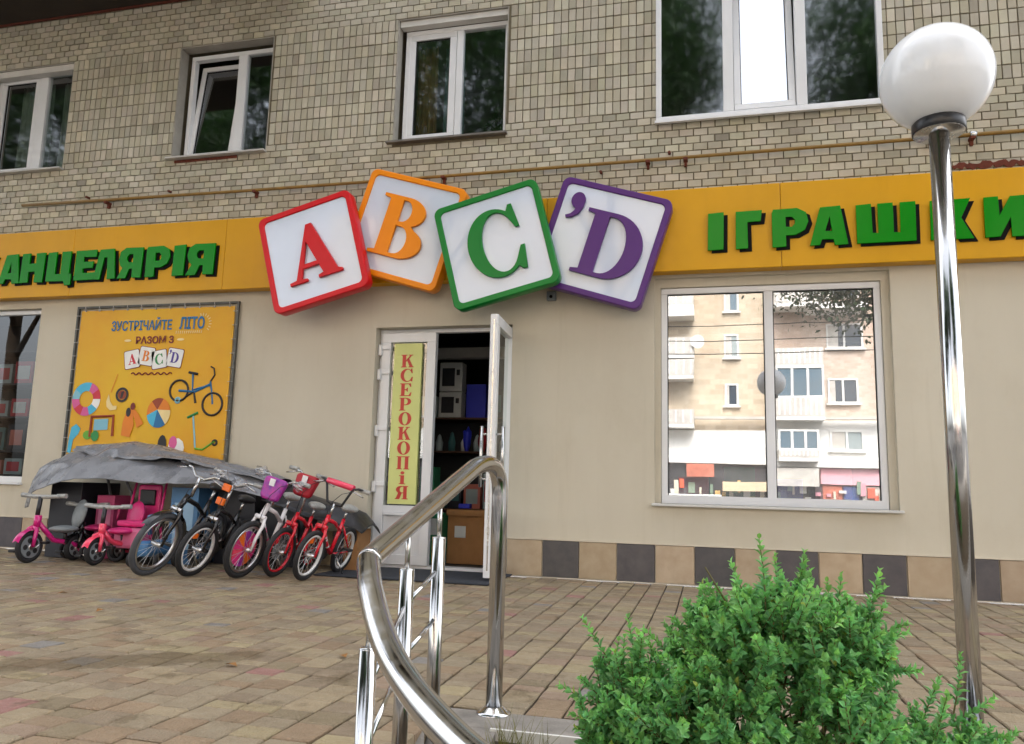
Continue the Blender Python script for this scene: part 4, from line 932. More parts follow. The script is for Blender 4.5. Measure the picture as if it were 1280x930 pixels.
def bicycle(front, heading, lean, steer, r, label, framem, forkm, rim, tyre, bar='flat', shield=None, seatm=None, disc=None, hubdisc=None, refl=(.6, 2.7, 4.8), guard=None, accent=None, barh=None, grips=None, wd=None, pad=None, wrap=None):
    L = r * 3.05; wd = wd or r * .105
    dr = Vector((math.cos(R(heading)), math.sin(R(heading)), 0)); loc = Vector((front[0], front[1], .003)) - dr * L
    e = empty('bicycle', loc, label, 'bicycle', "children's bicycles leaning side by side before the shop")
    e.rotation_euler = (Matrix.Rotation(R(heading), 3, 'Z') @ Matrix.Rotation(R(lean), 3, 'X')).to_euler()
    I = Matrix.Identity(4)
    ST = Matrix.Translation((L, 0, 0)) @ Matrix.Rotation(R(steer), 4, 'Z') @ Matrix.Translation((-L, 0, 0))
    wheel(e, (0, 0, r), r, wd, rim, tyre, I, refl=refl)
    wheel(e, (L, 0, r), r, wd, rim, tyre, ST, disc=disc, hubdisc=hubdisc, refl=refl)
    # frame
    hd = Vector((L - .14 * r / .22, 0, 2.55 * r)); hd0 = Vector((L - .085 * r / .22, 0, 2.15 * r)); bb = Vector((L * .42, 0, r * .95)); st = Vector((L * .30, 0, r * 2.35))
    t = r * .075
    fm = MB()
    fm.tube([hd0 + (hd - hd0) * -.15, hd], t * 1.25, 12); fm.tube([hd0, (hd0 + bb) / 2 + Vector((0, 0, -.02)), bb], t * 1.1, 10); fm.tube([hd - Vector((0, 0, .03)), (hd + st) / 2 + Vector((0, 0, -r * .22)), st + Vector((.015, 0, -r * .5))], t, 10); fm.tube([bb, st], t, 10)
    for s in (-1, 1):
        fm.tube([bb + Vector((0, s * .02, 0)), Vector((0, s * .05, r))], t * .55, 8); fm.tube([st + Vector((0, s * .015, -.06)), Vector((0, s * .05, r))], t * .5, 8)
    fm.build('frame', framem, e)
    for q in (.3, .38, .62):
        p0 = hd0 + (bb - hd0) * q + Vector((0, 0, -.02 * math.sin(PI * q))); p1 = hd0 + (bb - hd0) * (q + .05) + Vector((0, 0, -.02 * math.sin(PI * (q + .05)))); MB().tube([p0, p1], t * 1.22, 10, False).build('decal', M['bk_white'] if framem is not M['bk_white'] else M['bk_pink'], e)
    MB().box(0, bb.x, -.062, -.052, r * .98, r * 1.12).build('chain_guard', accent or M['blackplastic'], e, .004)
    MB().tube([st, st + Vector((-.02, 0, r * .42))], t * .7, 10).build('seat_post', M['steel_dull'], e)
    sx, sz = st.x - .03, st.z + r * .47
    sd_ = MB().ell((0, 0, 0), .12, .075, .035, 16, 8); sd_.v = [Vector((p.x, p.y * (.55 if p.x > .02 else 1.1), p.z)) for p in sd_.v]; sd_.xf(Matrix.Translation((sx, 0, sz))).build('seat', seatm or M['blackplastic'], e)
    # crank
    cg = MB().tube([bb + Vector((0, -.05, 0)), bb + Vector((0, -.044, 0))], r * .32, 20); cg.tube([bb + Vector((0, -.06, 0)), bb + Vector((.09, -.07, -.06))], .009, 6); cg.build('crank', M['blackplastic'], e); MB().tube([bb + Vector((0, .02, 0)), bb + Vector((0, .06, 0)), bb + Vector((-.09, .07, .06))], .009, 6).build('crank_arm', M['blackplastic'], e)
    for s, q in ((-1, (.09, -.11, -.06)), (1, (-.09, .11, .06))):
        p = bb + Vector(q); MB().box(p.x - .03, p.x + .03, p.y - .04, p.y + .04, p.z - .01, p.z + .01).build('pedal', M['blackplastic'], e, .004)
    # fork
    fk = MB(); ax = Vector((L, 0, r)); cr = Vector((L - .055 * r / .22, 0, 2.08 * r))
    for s in (-1, 1):
        fk.tube([cr + Vector((0, 0, .01)), cr + Vector((0, s * .045, 0)), cr + Vector((.012, s * .055, -.05)), ax + Vector((-.005, s * .055, r * .4)), ax + Vector((0, s * .052, 0))], [t * .8, t * .85, t * .85, t * .75, t * .55], 8)
    fk.xf(ST).build('fork', forkm, e)
    # handlebar
    bh = barh or r * 3.75; top = Vector((hd.x - .03, 0, bh)); hw = .25
    stemm = MB().tube([hd, Vector((hd.x - .012, 0, bh - (.17 if bar == 'bmx' else .06)))], t * .7, 10); 
    hb = MB()
    if bar == 'bmx':
        b0 = Vector((hd.x - .01, 0, bh - .18)); 
        for s in (-1, 1): hb.tube([b0 + Vector((0, s * .015, 0)), b0 + Vector((0, s * .07, .01)), b0 + Vector((0, s * .13, .17)), b0 + Vector((-.02, s * .17, .185)), b0 + Vector((-.05, s * hw, .18))], .011, 8)
    else:
        hb.tube([Vector((hd.x - .06, -hw, bh)), Vector((hd.x - .03, -hw * .5, bh - .005)), Vector((hd.x - .012, -.05, bh - .055)), Vector((hd.x - .012, .05, bh - .055)), Vector((hd.x - .03, hw * .5, bh - .005)), Vector((hd.x - .06, hw, bh))], .011, 8)
    stemm.xf(ST).build('stem', M['steel_dull'], e); hb.xf(ST).build('handlebar', M['blackplastic'] if bar == 'bmx' else M['steel_dull'], e)
    for s in (-1, 1):
        MB().tube([Vector((hd.x - .045, s * (hw - .08), bh + (.002 if bar != 'bmx' else 0))), Vector((hd.x - .064, s * (hw + .015), bh))], [.018, .02], 10).xf(ST).build('grip', grips or M['bk_wrap'], e)
        MB().tube([Vector((hd.x - .01, s * (hw - .1), bh - .01)), Vector((hd.x + .03, s * (hw - .09), bh - .02)), Vector((hd.x + .0, s * (hw - .0), bh - .045))], .006, 6).xf(ST).build('brake_lever', M['steel_dull'], e)
    MB().tube([Vector((hd.x + .03, .16, bh - .02)), Vector((hd.x + .10, .10, bh - .06)), Vector((hd.x + .11, .03, bh - .16)), Vector((cr.x + .03, .02, cr.z))], .003, 6).xf(ST).build('brake_cable', M['blackplastic'], e)
    if pad: MB().tube([Vector((hd.x - .02, -.13, bh - .0)), Vector((hd.x - .02, .13, bh - .0))], .026, 12).xf(ST).build('bar_pad', pad, e)
    if shield:
        oc = arc(.07, .05, .04, .035, 0, 90, 5) + arc(-.07, .05, .04, .035, 90, 180, 5) + arc(-.045, -.075, .045, .035, 190, 265, 5) + arc(.045, -.075, .045, .035, 275, 350, 5)
        me = glyph_mesh('handlebar_bag', [oc], .06, .018); me.transform(ST @ Matrix.Translation((hd.x + .015, 0, bh - .10)) @ Matrix.Rotation(R(90), 4, 'Z') @ Matrix.Rotation(R(-12), 4, 'X')); link('handlebar_bag', me, shield, e)
        q = MB().box(hd.x + .075, hd.x + .084, -.03, .02, bh - .08, bh - .02); q.xf(ST).build('tag', M['bk_white'], e)
    if guard:
        g_ = MB(); gp2 = [(L + (r + .022) * math.cos(R(a_)), 0, r + (r + .022) * math.sin(R(a_))) for a_ in range(35, 176, 10)]
        vs = []
        for p in gp2: vs += [(p[0], -.03, p[2] - .006), (p[0], 0, p[2] + .006), (p[0], .03, p[2] - .006)]
        n_ = len(gp2); g_.add(vs, [(i * 3 + j, i * 3 + j + 1, i * 3 + j + 4, i * 3 + j + 3) for i in range(n_ - 1) for j in (0, 1)], True); g_.xf(ST).build('mudguard', guard, e)
    if accent:
        for dx, dz in ((.05, -.02), (.07, -.14)): MB().box(hd.x + dx - .02, hd.x + dx + .01, -.05, .03, bh + dz - .1, bh + dz - .04).xf(ST).build('reflector', accent, e, .008)
    if wrap:
        for (dy, dz, rr2) in wrap: MB().ell((hd.x + .01, dy, bh + dz), rr2 * .7, rr2 * 1.5, rr2, 18, 12, None, .8, dy * 31 + 2).xf(ST).build('plastic_wrap', M['wrapfilm'], e)
    cap_ = MB().tube([cr + Vector((0, -.05, .012)), cr + Vector((0, .05, .012))], .02, 10); cap_.xf(ST).build('fork_crown', M['rim_silver'] if forkm is M['bk_black'] else forkm, e)
    ks = MB().tube([bb + Vector((-.08, .03, -.03)), Vector((L * .24, .13, .03))], .008, 6); ks.build('kickstand', M['steel_dull'], e)
    return e

bicycle((-4.553, -1.50), -83, -20, -9, .275, 'black bicycle with the largest grey tyre, leftmost of the bicycles', M['bk_black'], M['bk_black'], M['rim_silver'], M['tyre_grey'], guard=M['bk_black'], barh=.93, grips=M['blackplastic'], refl=(), wd=.026)
bicycle((-4.204, -1.40), -84, -17, -9, .235, 'black and orange bicycle with white rims beside the leftmost bicycle', M['bk_black'], M['bk_black'], M['rim_white'], M['tyre'], accent=M['bk_orange'], barh=.86, refl=(.9,), wrap=[(.08, -.02, .05), (-.14, 0, .04)])
bicycle((-3.799, -1.32), -85, -15, -10, .245, 'white bicycle with pink spoke disc and pink handlebar bag', M['bk_white'], M['bk_white'], M['rim_silver'], M['tyre'], shield=M['bk_violet'], seatm=M['bk_wrap'], disc=(.15, [M['bk_pink'], M['bk_orange'], M['bk_violet'], M['bk_pink'], M['bk_coral']]), wrap=[(-.2, -.0, .04), (.2, -.02, .035)], barh=.87, refl=())
bicycle((-3.60, -1.10), -85, -14, -8, .215, 'red bicycle with red rims and red handlebar bag', M['bk_red'], M['bk_red'], M['bk_red'], M['tyre'], shield=swatch('dark red bag', (170, 20, 40)), hubdisc=(.07, M['bk_grey']), barh=.90, seatm=M['bk_wrap'], refl=())
bicycle((-3.257, -1.22), -89, -15, -4, .213, 'red bicycle with white rims and padded bar, rightmost of the bicycles', M['bk_red'], M['bk_red'], M['rim_white'], M['tyre'], bar='bmx', pad=M['bk_coral'], barh=.82, seatm=M['bk_wrap'], refl=(1.2,))

def tricycle(front, heading, steer, r, label, fm, seatm, barh=.60, basket=None, hood=None):
    L = r * 3.1
    dr = Vector((math.cos(R(heading)), math.sin(R(heading)), 0)); loc = Vector((front[0], front[1], .003)) - dr * L
    e = empty('tricycle', loc, label, 'tricycle', "children's tricycles beside the bicycles"); e.rotation_euler = (0, 0, R(heading))
    ST = Matrix.Translation((L, 0, 0)) @ Matrix.Rotation(R(steer), 4, 'Z') @ Matrix.Translation((-L, 0, 0))
    def solid(c, rad, wdt, T):
        ty = MB().torus(c, rad - wdt, wdt, None, 32, 8).xf(T).build('wheel', M['tyre'], e); C = Vector(c)
        MB().tube([C + Vector((0, -.02, 0)), C + Vector((0, .02, 0))], rad - wdt * 1.9, 24).xf(T).build('rim', M['bk_grey'], ty)
        for k in range(5):
            a_ = 2 * PI * k / 5; p = C + Vector((rad * .42 * math.cos(a_), 0, rad * .42 * math.sin(a_)))
            MB().tube([p + Vector((0, -.0225, 0)), p + Vector((0, .0225, 0))], rad * .17, 8).xf(T).build('rim_opening', M['tyre'], ty)
        MB().tube([C + Vector((0, -.03, 0)), C + Vector((0, .03, 0))], rad * .16, 12).xf(T).build('hub', M['rim_silver'], ty)
    solid((L, 0, r), r, .024, ST)
    for s in (-1, 1): solid((0, s * .20, .10), .10, .020, Matrix.Identity(4))
    hd = Vector((L - .05, 0, r * 2.75))
    fr_ = MB(); fr_.tube([hd + Vector((0, 0, -.03)), hd + Vector((-.08, 0, -.12)), Vector((L * .55, 0, .20)), Vector((L * .2, 0, .17)), Vector((0, 0, .12))], .024, 12); fr_.tube([(0, -.2, .10), (0, .2, .10)], .014, 8); fr_.tube([hd + Vector((.005, 0, -.08)), hd + Vector((0, 0, .03))], .032, 12)
    fr_.build('frame', fm, e)
    fk = MB()
    for s in (-1, 1): fk.tube([Vector((L - .03, 0, r * 2.25)), Vector((L - .02, s * .045, r * 2.1)), Vector((L, s * .05, r * 1.5)), Vector((L, s * .046, r))], [.02, .02, .018, .014], 10)
    fk.xf(ST).build('fork', fm, e)
    gm = MB(); vs = []; gpp = [(L + (r + .018) * math.cos(R(a_)), 0, r + (r + .018) * math.sin(R(a_))) for a_ in range(20, 131, 10)]
    for p in gpp: vs += [(p[0], -.035, p[2] - .01), (p[0], 0, p[2] + .006), (p[0], .035, p[2] - .01)]
    gm.add(vs, [(i * 3 + j, i * 3 + j + 1, i * 3 + j + 4, i * 3 + j + 3) for i in range(len(gpp) - 1) for j in (0, 1)], True); gm.xf(ST).build('mudguard', fm, e)
    MB().tube([hd, Vector((L - .07, 0, barh))], .02, 10).xf(ST).build('stem', M['blackplastic'], e)
    MB().tube([(L - .10, -.22, barh + .01), (L - .075, -.08, barh), (L - .075, .08, barh), (L - .10, .22, barh + .01)], [.016, .02, .02, .016], 10).xf(ST).build('handlebar', M['bk_wrap'], e)
    for s in (-1, 1): MB().tube([(L - .095, s * .16, barh + .008), (L - .108, s * .25, barh + .012)], .022, 10).xf(ST).build('grip', M['bk_wrap'], e)
    MB().tube([(L, -.05, r), (L, -.08, r), (L + .05, -.085, r - .04)], .007, 6).xf(ST).build('crank', M['steel_dull'], e); MB().tube([(L, .05, r), (L, .08, r), (L - .05, .085, r + .04)], .007, 6).xf(ST).build('crank', M['steel_dull'], e)
    for q in ((L + .05, -.12, r - .04), (L - .05, .12, r + .04)): MB().box(q[0] - .025, q[0] + .025, q[1] - .035, q[1] + .035, q[2] - .012, q[2] + .012).xf(ST).build('pedal', M['blackplastic'], e, .005)
    st_ = MB().ell((L * .36, 0, .30), .13, .12, .035, 18, 8); st_.build('seat', seatm, e)
    bk_ = MB().ell((0, 0, 0), .03, .12, .14, 16, 10); bk_.xf(Matrix.Translation((L * .36 - .13, 0, .44)) @ Matrix.Rotation(R(-12), 4, 'Y')).build('backrest', seatm, e)
    MB().tube([(L * .3, 0, .18), (L * .34, 0, .28)], .02, 8).build('seat_post', M['blackplastic'], e)
    if basket: 
        bs = MB(); ring(bs, -.16, .16, .16, .34, .03, 0, .02); bs.box(-.15, .15, .004, .016, .19, .31); bs.xf(Matrix.Translation((-.05, 0, 0)) @ Matrix.Rotation(R(90), 4, 'Z')).build('rear_basket', basket, e)
    if hood:
        MB().tube([(-.05, -.16, .15), (-.10, -.16, .6), (-.02, -.13, .78), (-.02, .13, .78), (-.10, .16, .6), (-.05, .16, .15)], .016, 8).build('push_bar', hood, e)
    return e
tricycle((-6.06, -1.17), -112, 22, .146, 'magenta tricycle with grey seat, leftmost of the tricycles', M['bk_magenta'], M['bk_grey'], .60)
tricycle((-5.434, -1.06), -104, 14, .125, 'coral pink tricycle in front of the pink pushchair tricycle', M['bk_coral'], M['bk_pink'], .52, basket=M['bk_pink'])
tricycle((-5.92, -.78), -100, 8, .12, 'dark tricycle with a grey handlebar half hidden under the tarpaulin', M['bk_black'], M['bk_pink'], .52, hood=M['bk_grey'])

# pink pushchair behind
pc = empty('toy_pushchair', (-5.32, -.62, 0), 'pink toy pushchair with black tray under the tarpaulin', 'pushchair')
B('backrest', M['bk_pink'], pc, (-.13, .13, .06, .10, .38, .74), bevel=.03); B('seat', M['bk_pink'], pc, (-.16, .16, -.16, .06, .34, .40), bevel=.02); B('tray', M['blackplastic'], pc, (-.085, .085, .035, .058, .54, .69), bevel=.01)
B('bag', swatch('flowered pink bag', (214, 110, 150)), pc, (-.15, .15, -.20, -.05, .14, .33), bevel=.03)
for s in (-1, 1):
    MB().tube([(s * .18, .08, .12), (s * .18, .02, .45), (s * .17, .09, .78)], .012, 8).build('side_tube', M['bk_pink'], pc); MB().torus((s * .18, -.1, .10), .08, .02, Matrix.Identity(3), 24, 8).build('wheel', M['tyre'], pc)
# blue box and dark cartons under the tarpaulin
def crate(x0, x1, y0, y1, h, mat, label, front=None): goods(x0, x1, y0, y1, .003, h, mat, label, 'box', front, 'boxes under the tarpaulin')
crate(-5.02, -4.72, -.62, -.30, .72, M['bk_blue'], 'blue printed box under the tarpaulin behind the largest bicycle wheel', swatch('print pale blue', (150, 186, 214)))
crate(-3.30, -3.16, -.40, -.12, .38, M['carton'], 'narrow brown carton under the black cover near the door')
crate(-6.42, -6.05, -.62, -.10, .74, gk, 'dark box under the left end of the tarpaulin'); crate(-4.66, -4.25, -.40, -.10, .74, gk, 'dark box under the tarpaulin behind the orange bicycle'); crate(-4.2, -3.75, -.35, -.08, .55, gk, 'dark box under the cover behind the white bicycle')
crate(-5.97, -5.76, -.5, -.28, .62, swatch('dusty pink carton', (190, 70, 120)), 'pink printed box under the tarpaulin behind the magenta tricycle', swatch('print rose', (226, 140, 176)))
bb_ = empty('toy_car', (-4.9, -.95, 0), 'light blue plastic ride-on toy behind the largest bicycle wheel', 'toy')
B('body', M['bk_blue'], bb_, (-.12, .04, -.14, .2, .10, .24), bevel=.04); MB().tube([(-.02, -.05, .3), (0, -.1, .46), (.1, -.1, .48)], .02, 8).build('steering_column', M['bk_blue'], bb_)
for s in (-1, 1):
    for yy in (-.1, .14): MB().torus((0, 0, 0), .05, .022, Matrix.Rotation(R(90), 3, 'Z'), 20, 8).xf(Matrix.Translation((s * .14, yy, .075))).build('wheel', M['tyre'], bb_)

# tarpaulins ----------------------------------------------------------------
def interp(t, xs, ys): return float(np.interp(t, xs, ys))
def sheet(name, label, mat, x0, x1, ridge, front, yb, yr, yf, back_drop, seed, amp=.030, n=220, k=60):
    vs = []
    for j in range(k + 1):
        v = j / k
        for i in range(n + 1):
            u = i / n; x = x0 + (x1 - x0) * u
            zr = interp(x, *ridge); zf = interp(x, *front); yfr = interp(x, *yf)
            if v < .3: t = v / .3; y = yb + (yr - yb) * t; z = zr - back_drop * (1 - t) ** 2
            else:
                t = (v - .3) / .7; y = yr + (yfr - yr) * t ** .8; z = zr + (zf - zr) * (t ** 1.7)
            q = Vector((x * 3.0, v * 1.6, seed)); q2 = Vector((x * 2.0 + v * 2.5, v * 4 - x * 1.3, seed + 3))
            crease = lambda w_: (1 - 3.2 * abs(noise.noise(w_))) 
            fold = amp * (1.0 * noise.noise(q * 1.0) + .55 * crease(q * 1.25) + .42 * crease(q2 * .7)) * (.45 + .75 * v)
            vs.append((x + .015 * noise.noise(q * 2 + Vector((5, 0, 0))), y - fold * .9, z + fold * .55 + .022 * noise.noise(Vector((x * 2.6, seed, 0))) * v))
    m = MB().add(vs, [(j * (n + 1) + i, j * (n + 1) + i + 1, (j + 1) * (n + 1) + i + 1, (j + 1) * (n + 1) + i) for j in range(k) for i in range(n)], True)
    o = m.build(name, mat); s = o.modifiers.new('thick', 'SOLIDIFY'); s.thickness = .004
    return tag(o, label, 'tarpaulin', 'covers over the stock')
sheet('tarpaulin', 'wrinkled grey tarpaulin draped over tricycles and boxes', M['tarp'], -6.68, -4.05,
      ([-6.74, -6.6, -6.3, -5.9, -5.4, -5.0, -4.6, -4.05], [.88, .97, 1.05, 1.07, 1.04, .98, .93, .80]), ([-6.74, -6.66, -6.53, -6.47, -6.3, -5.9, -5.4, -4.95, -4.6, -4.05], [.56, .46, .49, .63, .67, .765, .76, .745, .76, .66]), -.10, -.42, ([-6.74, -6.5, -6.2, -4.6, -4.05], [-.62, -.78, -.88, -.82, -.62]), .12, 1.0)
sheet('tarpaulin', 'second grey tarpaulin fold lying over the top of the wrinkled one', M['tarp'], -6.36, -3.95,
      ([-6.36, -6.1, -5.66, -5.3, -5.05, -4.5, -3.95], [1.10, 1.12, 1.155, 1.12, 1.05, .955, .83]), ([-6.36, -5.9, -5.5, -5.1, -4.6, -3.95], [1.06, .985, .965, .985, .90, .76]), -.08, -.38, ([-6.36, -5.8, -5.2, -4.6, -3.95], [-.46, -.66, -.70, -.60, -.52]), .14, 4.0, amp=.028)
sheet('tarpaulin', 'black cover over the stock behind the red bicycles', M['tarp_black'], -4.1, -3.08,
      ([-4.1, -3.7, -3.4, -3.2, -3.08], [.80, .67, .60, .54, .42]), ([-4.1, -3.6, -3.3, -3.15, -3.08], [.62, .48, .42, .38, .34]), -.06, -.25, ([-4.1, -3.08], [-.55, -.48]), .10, 9.0, amp=.018, n=60)

# ------------------------------------------------------------------ handrail
hr = empty('handrail', (-.758, -4.366, 0), 'bent polished steel handrail on posts in the foreground', 'handrail')
o0 = Vector((-.758, -4.366, 0))
def smooth_path(pts, rad, n=8):
    pts = [Vector(p) for p in pts]; out = [pts[0]]
    for i in range(1, len(pts) - 1):
        a_, b_, c_ = pts[i - 1], pts[i], pts[i + 1]; r_ = rad[i - 1]
        p = b_ + (a_ - b_).normalized() * r_; q = b_ + (c_ - b_).normalized() * r_
        for k_ in range(n + 1):
            t = k_ / n; out.append(p * (1 - t) ** 2 + b_ * 2 * t * (1 - t) + q * t * t)
    out.append(pts[-1]); return out
ra = Vector((-.758, -4.366, .885)); rb = Vector((-.785, -4.56, .88)); rc = Vector((-.848, -5.31, .608)); rd = Vector((-.605, -5.692, .494)); re_ = Vector((-.25, -6.12, .34))
low_ = [Vector(p) for p in [(-0.802, -5.428, 0.554), (-0.725, -5.545, 0.495), (-0.632, -5.661, 0.448), (-0.516, -5.792, 0.413), (-0.399, -5.915, 0.385), (-0.283, -6.029, 0.37)]]
low_[0].x += .016; low_[1].x += .016; low_[2].x += .008
def catmull(P_, n=6):
    Q_ = [P_[0] * 2 - P_[1]] + P_ + [P_[-1] * 2 - P_[-2]]; out = []
    for i in range(1, len(Q_) - 2):
        for k in range(n):
            t = k / n; a_, b_, c_, d_ = Q_[i - 1:i + 3]
            out.append(.5 * (2 * b_ + (c_ - a_) * t + (2 * a_ - 5 * b_ + 4 * c_ - d_) * t * t + (3 * b_ - a_ - 3 * c_ + d_) * t ** 3))
    return out + [P_[-1]]
path = smooth_path([(-.758, -4.366, .0), ra, rb, rc, low_[0]], [.12, .07, .02], 10)[:-1] + catmull(low_)
rd = low_[2]; re_ = low_[4]
MB().tube([p - o0 for p in path], .0295, 24).build('rail', M['steel'], hr)
MB().lathe([(.0295, .03), (.034, .028), (.05, .014), (.062, .008), (.062, .004)], 28, (0, 0, 0)).build('flange', M['steel'], hr)
MB().tube([rc + (rb - rc).normalized() * .012 - o0, rc + (rd - rc).normalized() * .012 - o0], .0304, 24).build('weld_ring', M['steel_dull'], hr)
def zslope(y): return .002 - (-4.541 - y) * .322 if y < -4.541 else 0
posts = []
for (p, q, t) in ((rb, rc, .42), (rb, rc, .70), (low_[0], low_[1], .15)):
    j = p + (q - p) * t; base = zslope(j.y); posts.append((j, base))
    pm_ = MB().tube([Vector((j.x, j.y, base)) - o0, Vector((j.x, j.y, j.z - .125)) - o0], .0212, 18); pm_.build('post', M['steel'], hr)
    MB().tube([Vector((j.x, j.y, j.z - .13)) - o0, Vector((j.x, j.y, j.z - .015)) - o0], .0075, 12).build('pin', M['steel_dull'], hr)
    MB().lathe([(.0212, .0), (.0205, .004), (.0, .005)], 18, Vector((j.x, j.y, j.z - .126)) - o0).build('post_cap', M['steel_dull'], hr)
for dz in (.22, .36):
    pts = [Vector((posts[i][0].x, posts[i][0].y, posts[i][0].z - dz)) - o0 for i in range(3)] + [Vector((re_.x, re_.y, re_.z - dz)) - o0]
    for i in range(2): MB().tube([pts[i], pts[i + 1]], .0062, 10).build('rung', M['steel'], hr)

# ------------------------------------------------------------------ globe lamp
lp = empty('street_lamp', (.843, -4.13, .004), 'steel post lamp with a white glass globe beside the bush', 'lamp')
MB().tube([(0, 0, 0), (0, 0, 2.160)], .0355, 28).build('post', M['steel'], lp)
MB().lathe([(.040, .02), (.055, .014), (.075, .01), (.075, 0)], 28).build('flange', M['steel'], lp)
MB().lathe([(.0, 2.150), (.086, 2.150), (.089, 2.155), (.0, 2.161)], 32).build('gallery_plate', M['steel_dull'], lp)
MB().lathe([(.089, 2.152), (.092, 2.155), (.092, 2.191), (.080, 2.205), (.0, 2.205)], 32).build('gallery', M['blackplastic'], lp)
GR = .197
MB().ell((0, 0, 2.195 + GR * .90), GR, GR, GR, 48, 32).build('globe', M['globe'], lp)

# ------------------------------------------------------------------ boxwood bush
def make_leaf(p, d, nrm, ln, wd, fv, ff, fc, col, fold=.25):
    s = d.cross(nrm)
    if s.length < 1e-4: return
    s.normalize(); n_ = s.cross(d); b0 = len(fv); w2 = wd * .5
    pts = (p, p + d * ln * .30 + s * w2 * .86 + n_ * wd * fold, p + d * ln * .66 + s * w2 * .82 + n_ * wd * fold * .8, p + d * ln - n_ * .12 * ln, p + d * ln * .66 - s * w2 * .82 + n_ * wd * fold * .8, p + d * ln * .30 - s * w2 * .86 + n_ * wd * fold, p + d * ln * .5)
    fv += [tuple(q) for q in pts]
    ff += [[b0, b0 + 1, b0 + 6], [b0 + 1, b0 + 2, b0 + 6], [b0 + 2, b0 + 3, b0 + 6], [b0 + 3, b0 + 4, b0 + 6], [b0 + 4, b0 + 5, b0 + 6], [b0 + 5, b0, b0 + 6]]; fc += [col] * 6
r3 = random.Random(21)
bush = empty('boxwood_bush', (.13, -5.08, -.17), 'bushy green boxwood shrub in front of the lamp post', 'bush')
b0v = Vector((.13, -5.08, -.17))
LOBES = [((.15, -5.08, .25), (.29, .28, .345), 440), ((-.0, -5.06, .37), (.13, .15, .17), 110), ((.31, -5.06, .40), (.12, .15, .16), 110), ((.16, -5.06, .42), (.13, .15, .16), 90), ((-.20, -5.14, .20), (.15, .18, .22), 190), ((-.27, -5.16, .12), (.13, .16, .16), 110), ((.50, -4.99, .06), (.16, .18, .22), 150), ((.60, -4.96, .09), (.12, .16, .18), 110), ((.10, -5.1, .42), (.20, .16, .15), 130), ((.27, -5.1, .42), (.15, .16, .14), 110), ((.13, -5.28, .08), (.34, .18, .23), 240), ((-.03, -5.22, .20), (.20, .18, .22), 130), ((.28, -5.22, .18), (.19, .18, .22), 130)]
fv = []; ff = []; fc = []; tw = MB()
root = Vector((.13, -5.08, -.17))
def sprig(tip, dirv, ln, nl, young):
    base = tip - dirv * ln
    up = Vector((0, 0, 1)); side = dirv.cross(up)
    if side.length < .05: side = Vector((1, 0, 0))
    side.normalize(); oth = side.cross(dirv).normalized()
    bend = Vector((r3.gauss(0, .12), r3.gauss(0, .12), r3.gauss(.06, .08)))
    pts = [base + dirv * ln * t + bend * ln * t * t * .6 for t in (0, .33, .66, 1)]
    tw.tube(pts, [.0022, .0019, .0015, .001], 4, False)
    for i in range(nl):
        t = .08 + .92 * (i + 1) / nl; p = base + dirv * ln * t + bend * ln * t * t * .6
        an = (PI / 2 if i % 2 else 0) + r3.uniform(-.35, .35)
        for s in (0, PI):
            a_ = an + s; out = side * math.cos(a_) + oth * math.sin(a_)
            op = 1.15 - .55 * t ** 3
            d = (out * op + dirv * (1.05 - .35 * (1 - t))).normalized()
            d = (d + Vector((r3.gauss(0, .14), r3.gauss(0, .14), r3.gauss(0, .14)))).normalized()
            nrm = (dirv - out * .6).normalized()
            k_ = (1.0 - .35 * t ** 4) * r3.uniform(.8, 1.2); g_ = r3.uniform(.6, 1.25)
            yo = max(0, t - .45) * young
            col = (g_ * (.8 + .6 * yo + r3.uniform(-.1, .15)), g_ * (.95 + .4 * yo), g_ * (.95 - .1 * yo + r3.uniform(-.2, .25)))
            if r3.random() < .012: col = (1.5, .9, .5)
            make_leaf(p, d, nrm, .0265 * k_, .0175 * k_, fv, ff, fc, col)
for (c, rad, num) in LOBES:
    c = Vector(c)
    for i in range(num):
        while True:
            d = Vector((r3.gauss(0, 1), r3.gauss(-.25, 1), r3.gauss(.35, 1))).normalized()
            if d.z > -.55: break
        rr_ = r3.uniform(.5, 1.0) ** .4 * (1 + .16 * noise.noise(d * 3 + c * 9))
        tip = c + Vector((d.x * rad[0], d.y * rad[1], d.z * rad[2])) * rr_
        dv = (d * 1.0 + Vector((0, -.15, .38)) + Vector((r3.gauss(0, .25), r3.gauss(0, .25), r3.gauss(0, .25)))).normalized()
        if noise.noise(tip * 6.5) < -.30: continue
        if r3.random() < .10: sprig(tip + dv * r3.uniform(.03, .08), dv, r3.uniform(.12, .17), 12, 1.0)
        sprig(tip, dv, r3.uniform(.06, .115), r3.choice((8, 9, 10, 11)), r3.random())
for (tip, dv, ln) in [((.128, -5.16, .685), (.02, 0, 1), .17), ((-.365, -5.2, .31), (-.9, -.1, .35), .13), ((-.30, -5.17, .475), (-.45, 0, .85), .16), ((-.22, -5.15, .42), (.05, 0, 1), .12), ((.40, -5.1, .62), (.3, 0, .95), .14), ((.30, -5.12, .60), (.1, 0, 1), .13), ((.47, -5.03, .50), (.8, 0, .4), .13), ((.05, -5.1, .62), (-.35, 0, .9), .14), ((-.33, -5.18, .24), (-.9, 0, .1), .13), ((.66, -4.97, .31), (.85, 0, .5), .14), ((.70, -4.95, .23), (.95, 0, .2), .13), ((.61, -4.95, .40), (.25, 0, .95), .13), ((-.02, -5.1, .56), (-.5, 0, .85), .12), ((.22, -5.1, .63), (.15, 0, 1), .11), ((.53, -4.99, .36), (.3, 0, .9), .12)]:
    sprig(Vector(tip), Vector(dv).normalized(), ln, 12, 1.0)
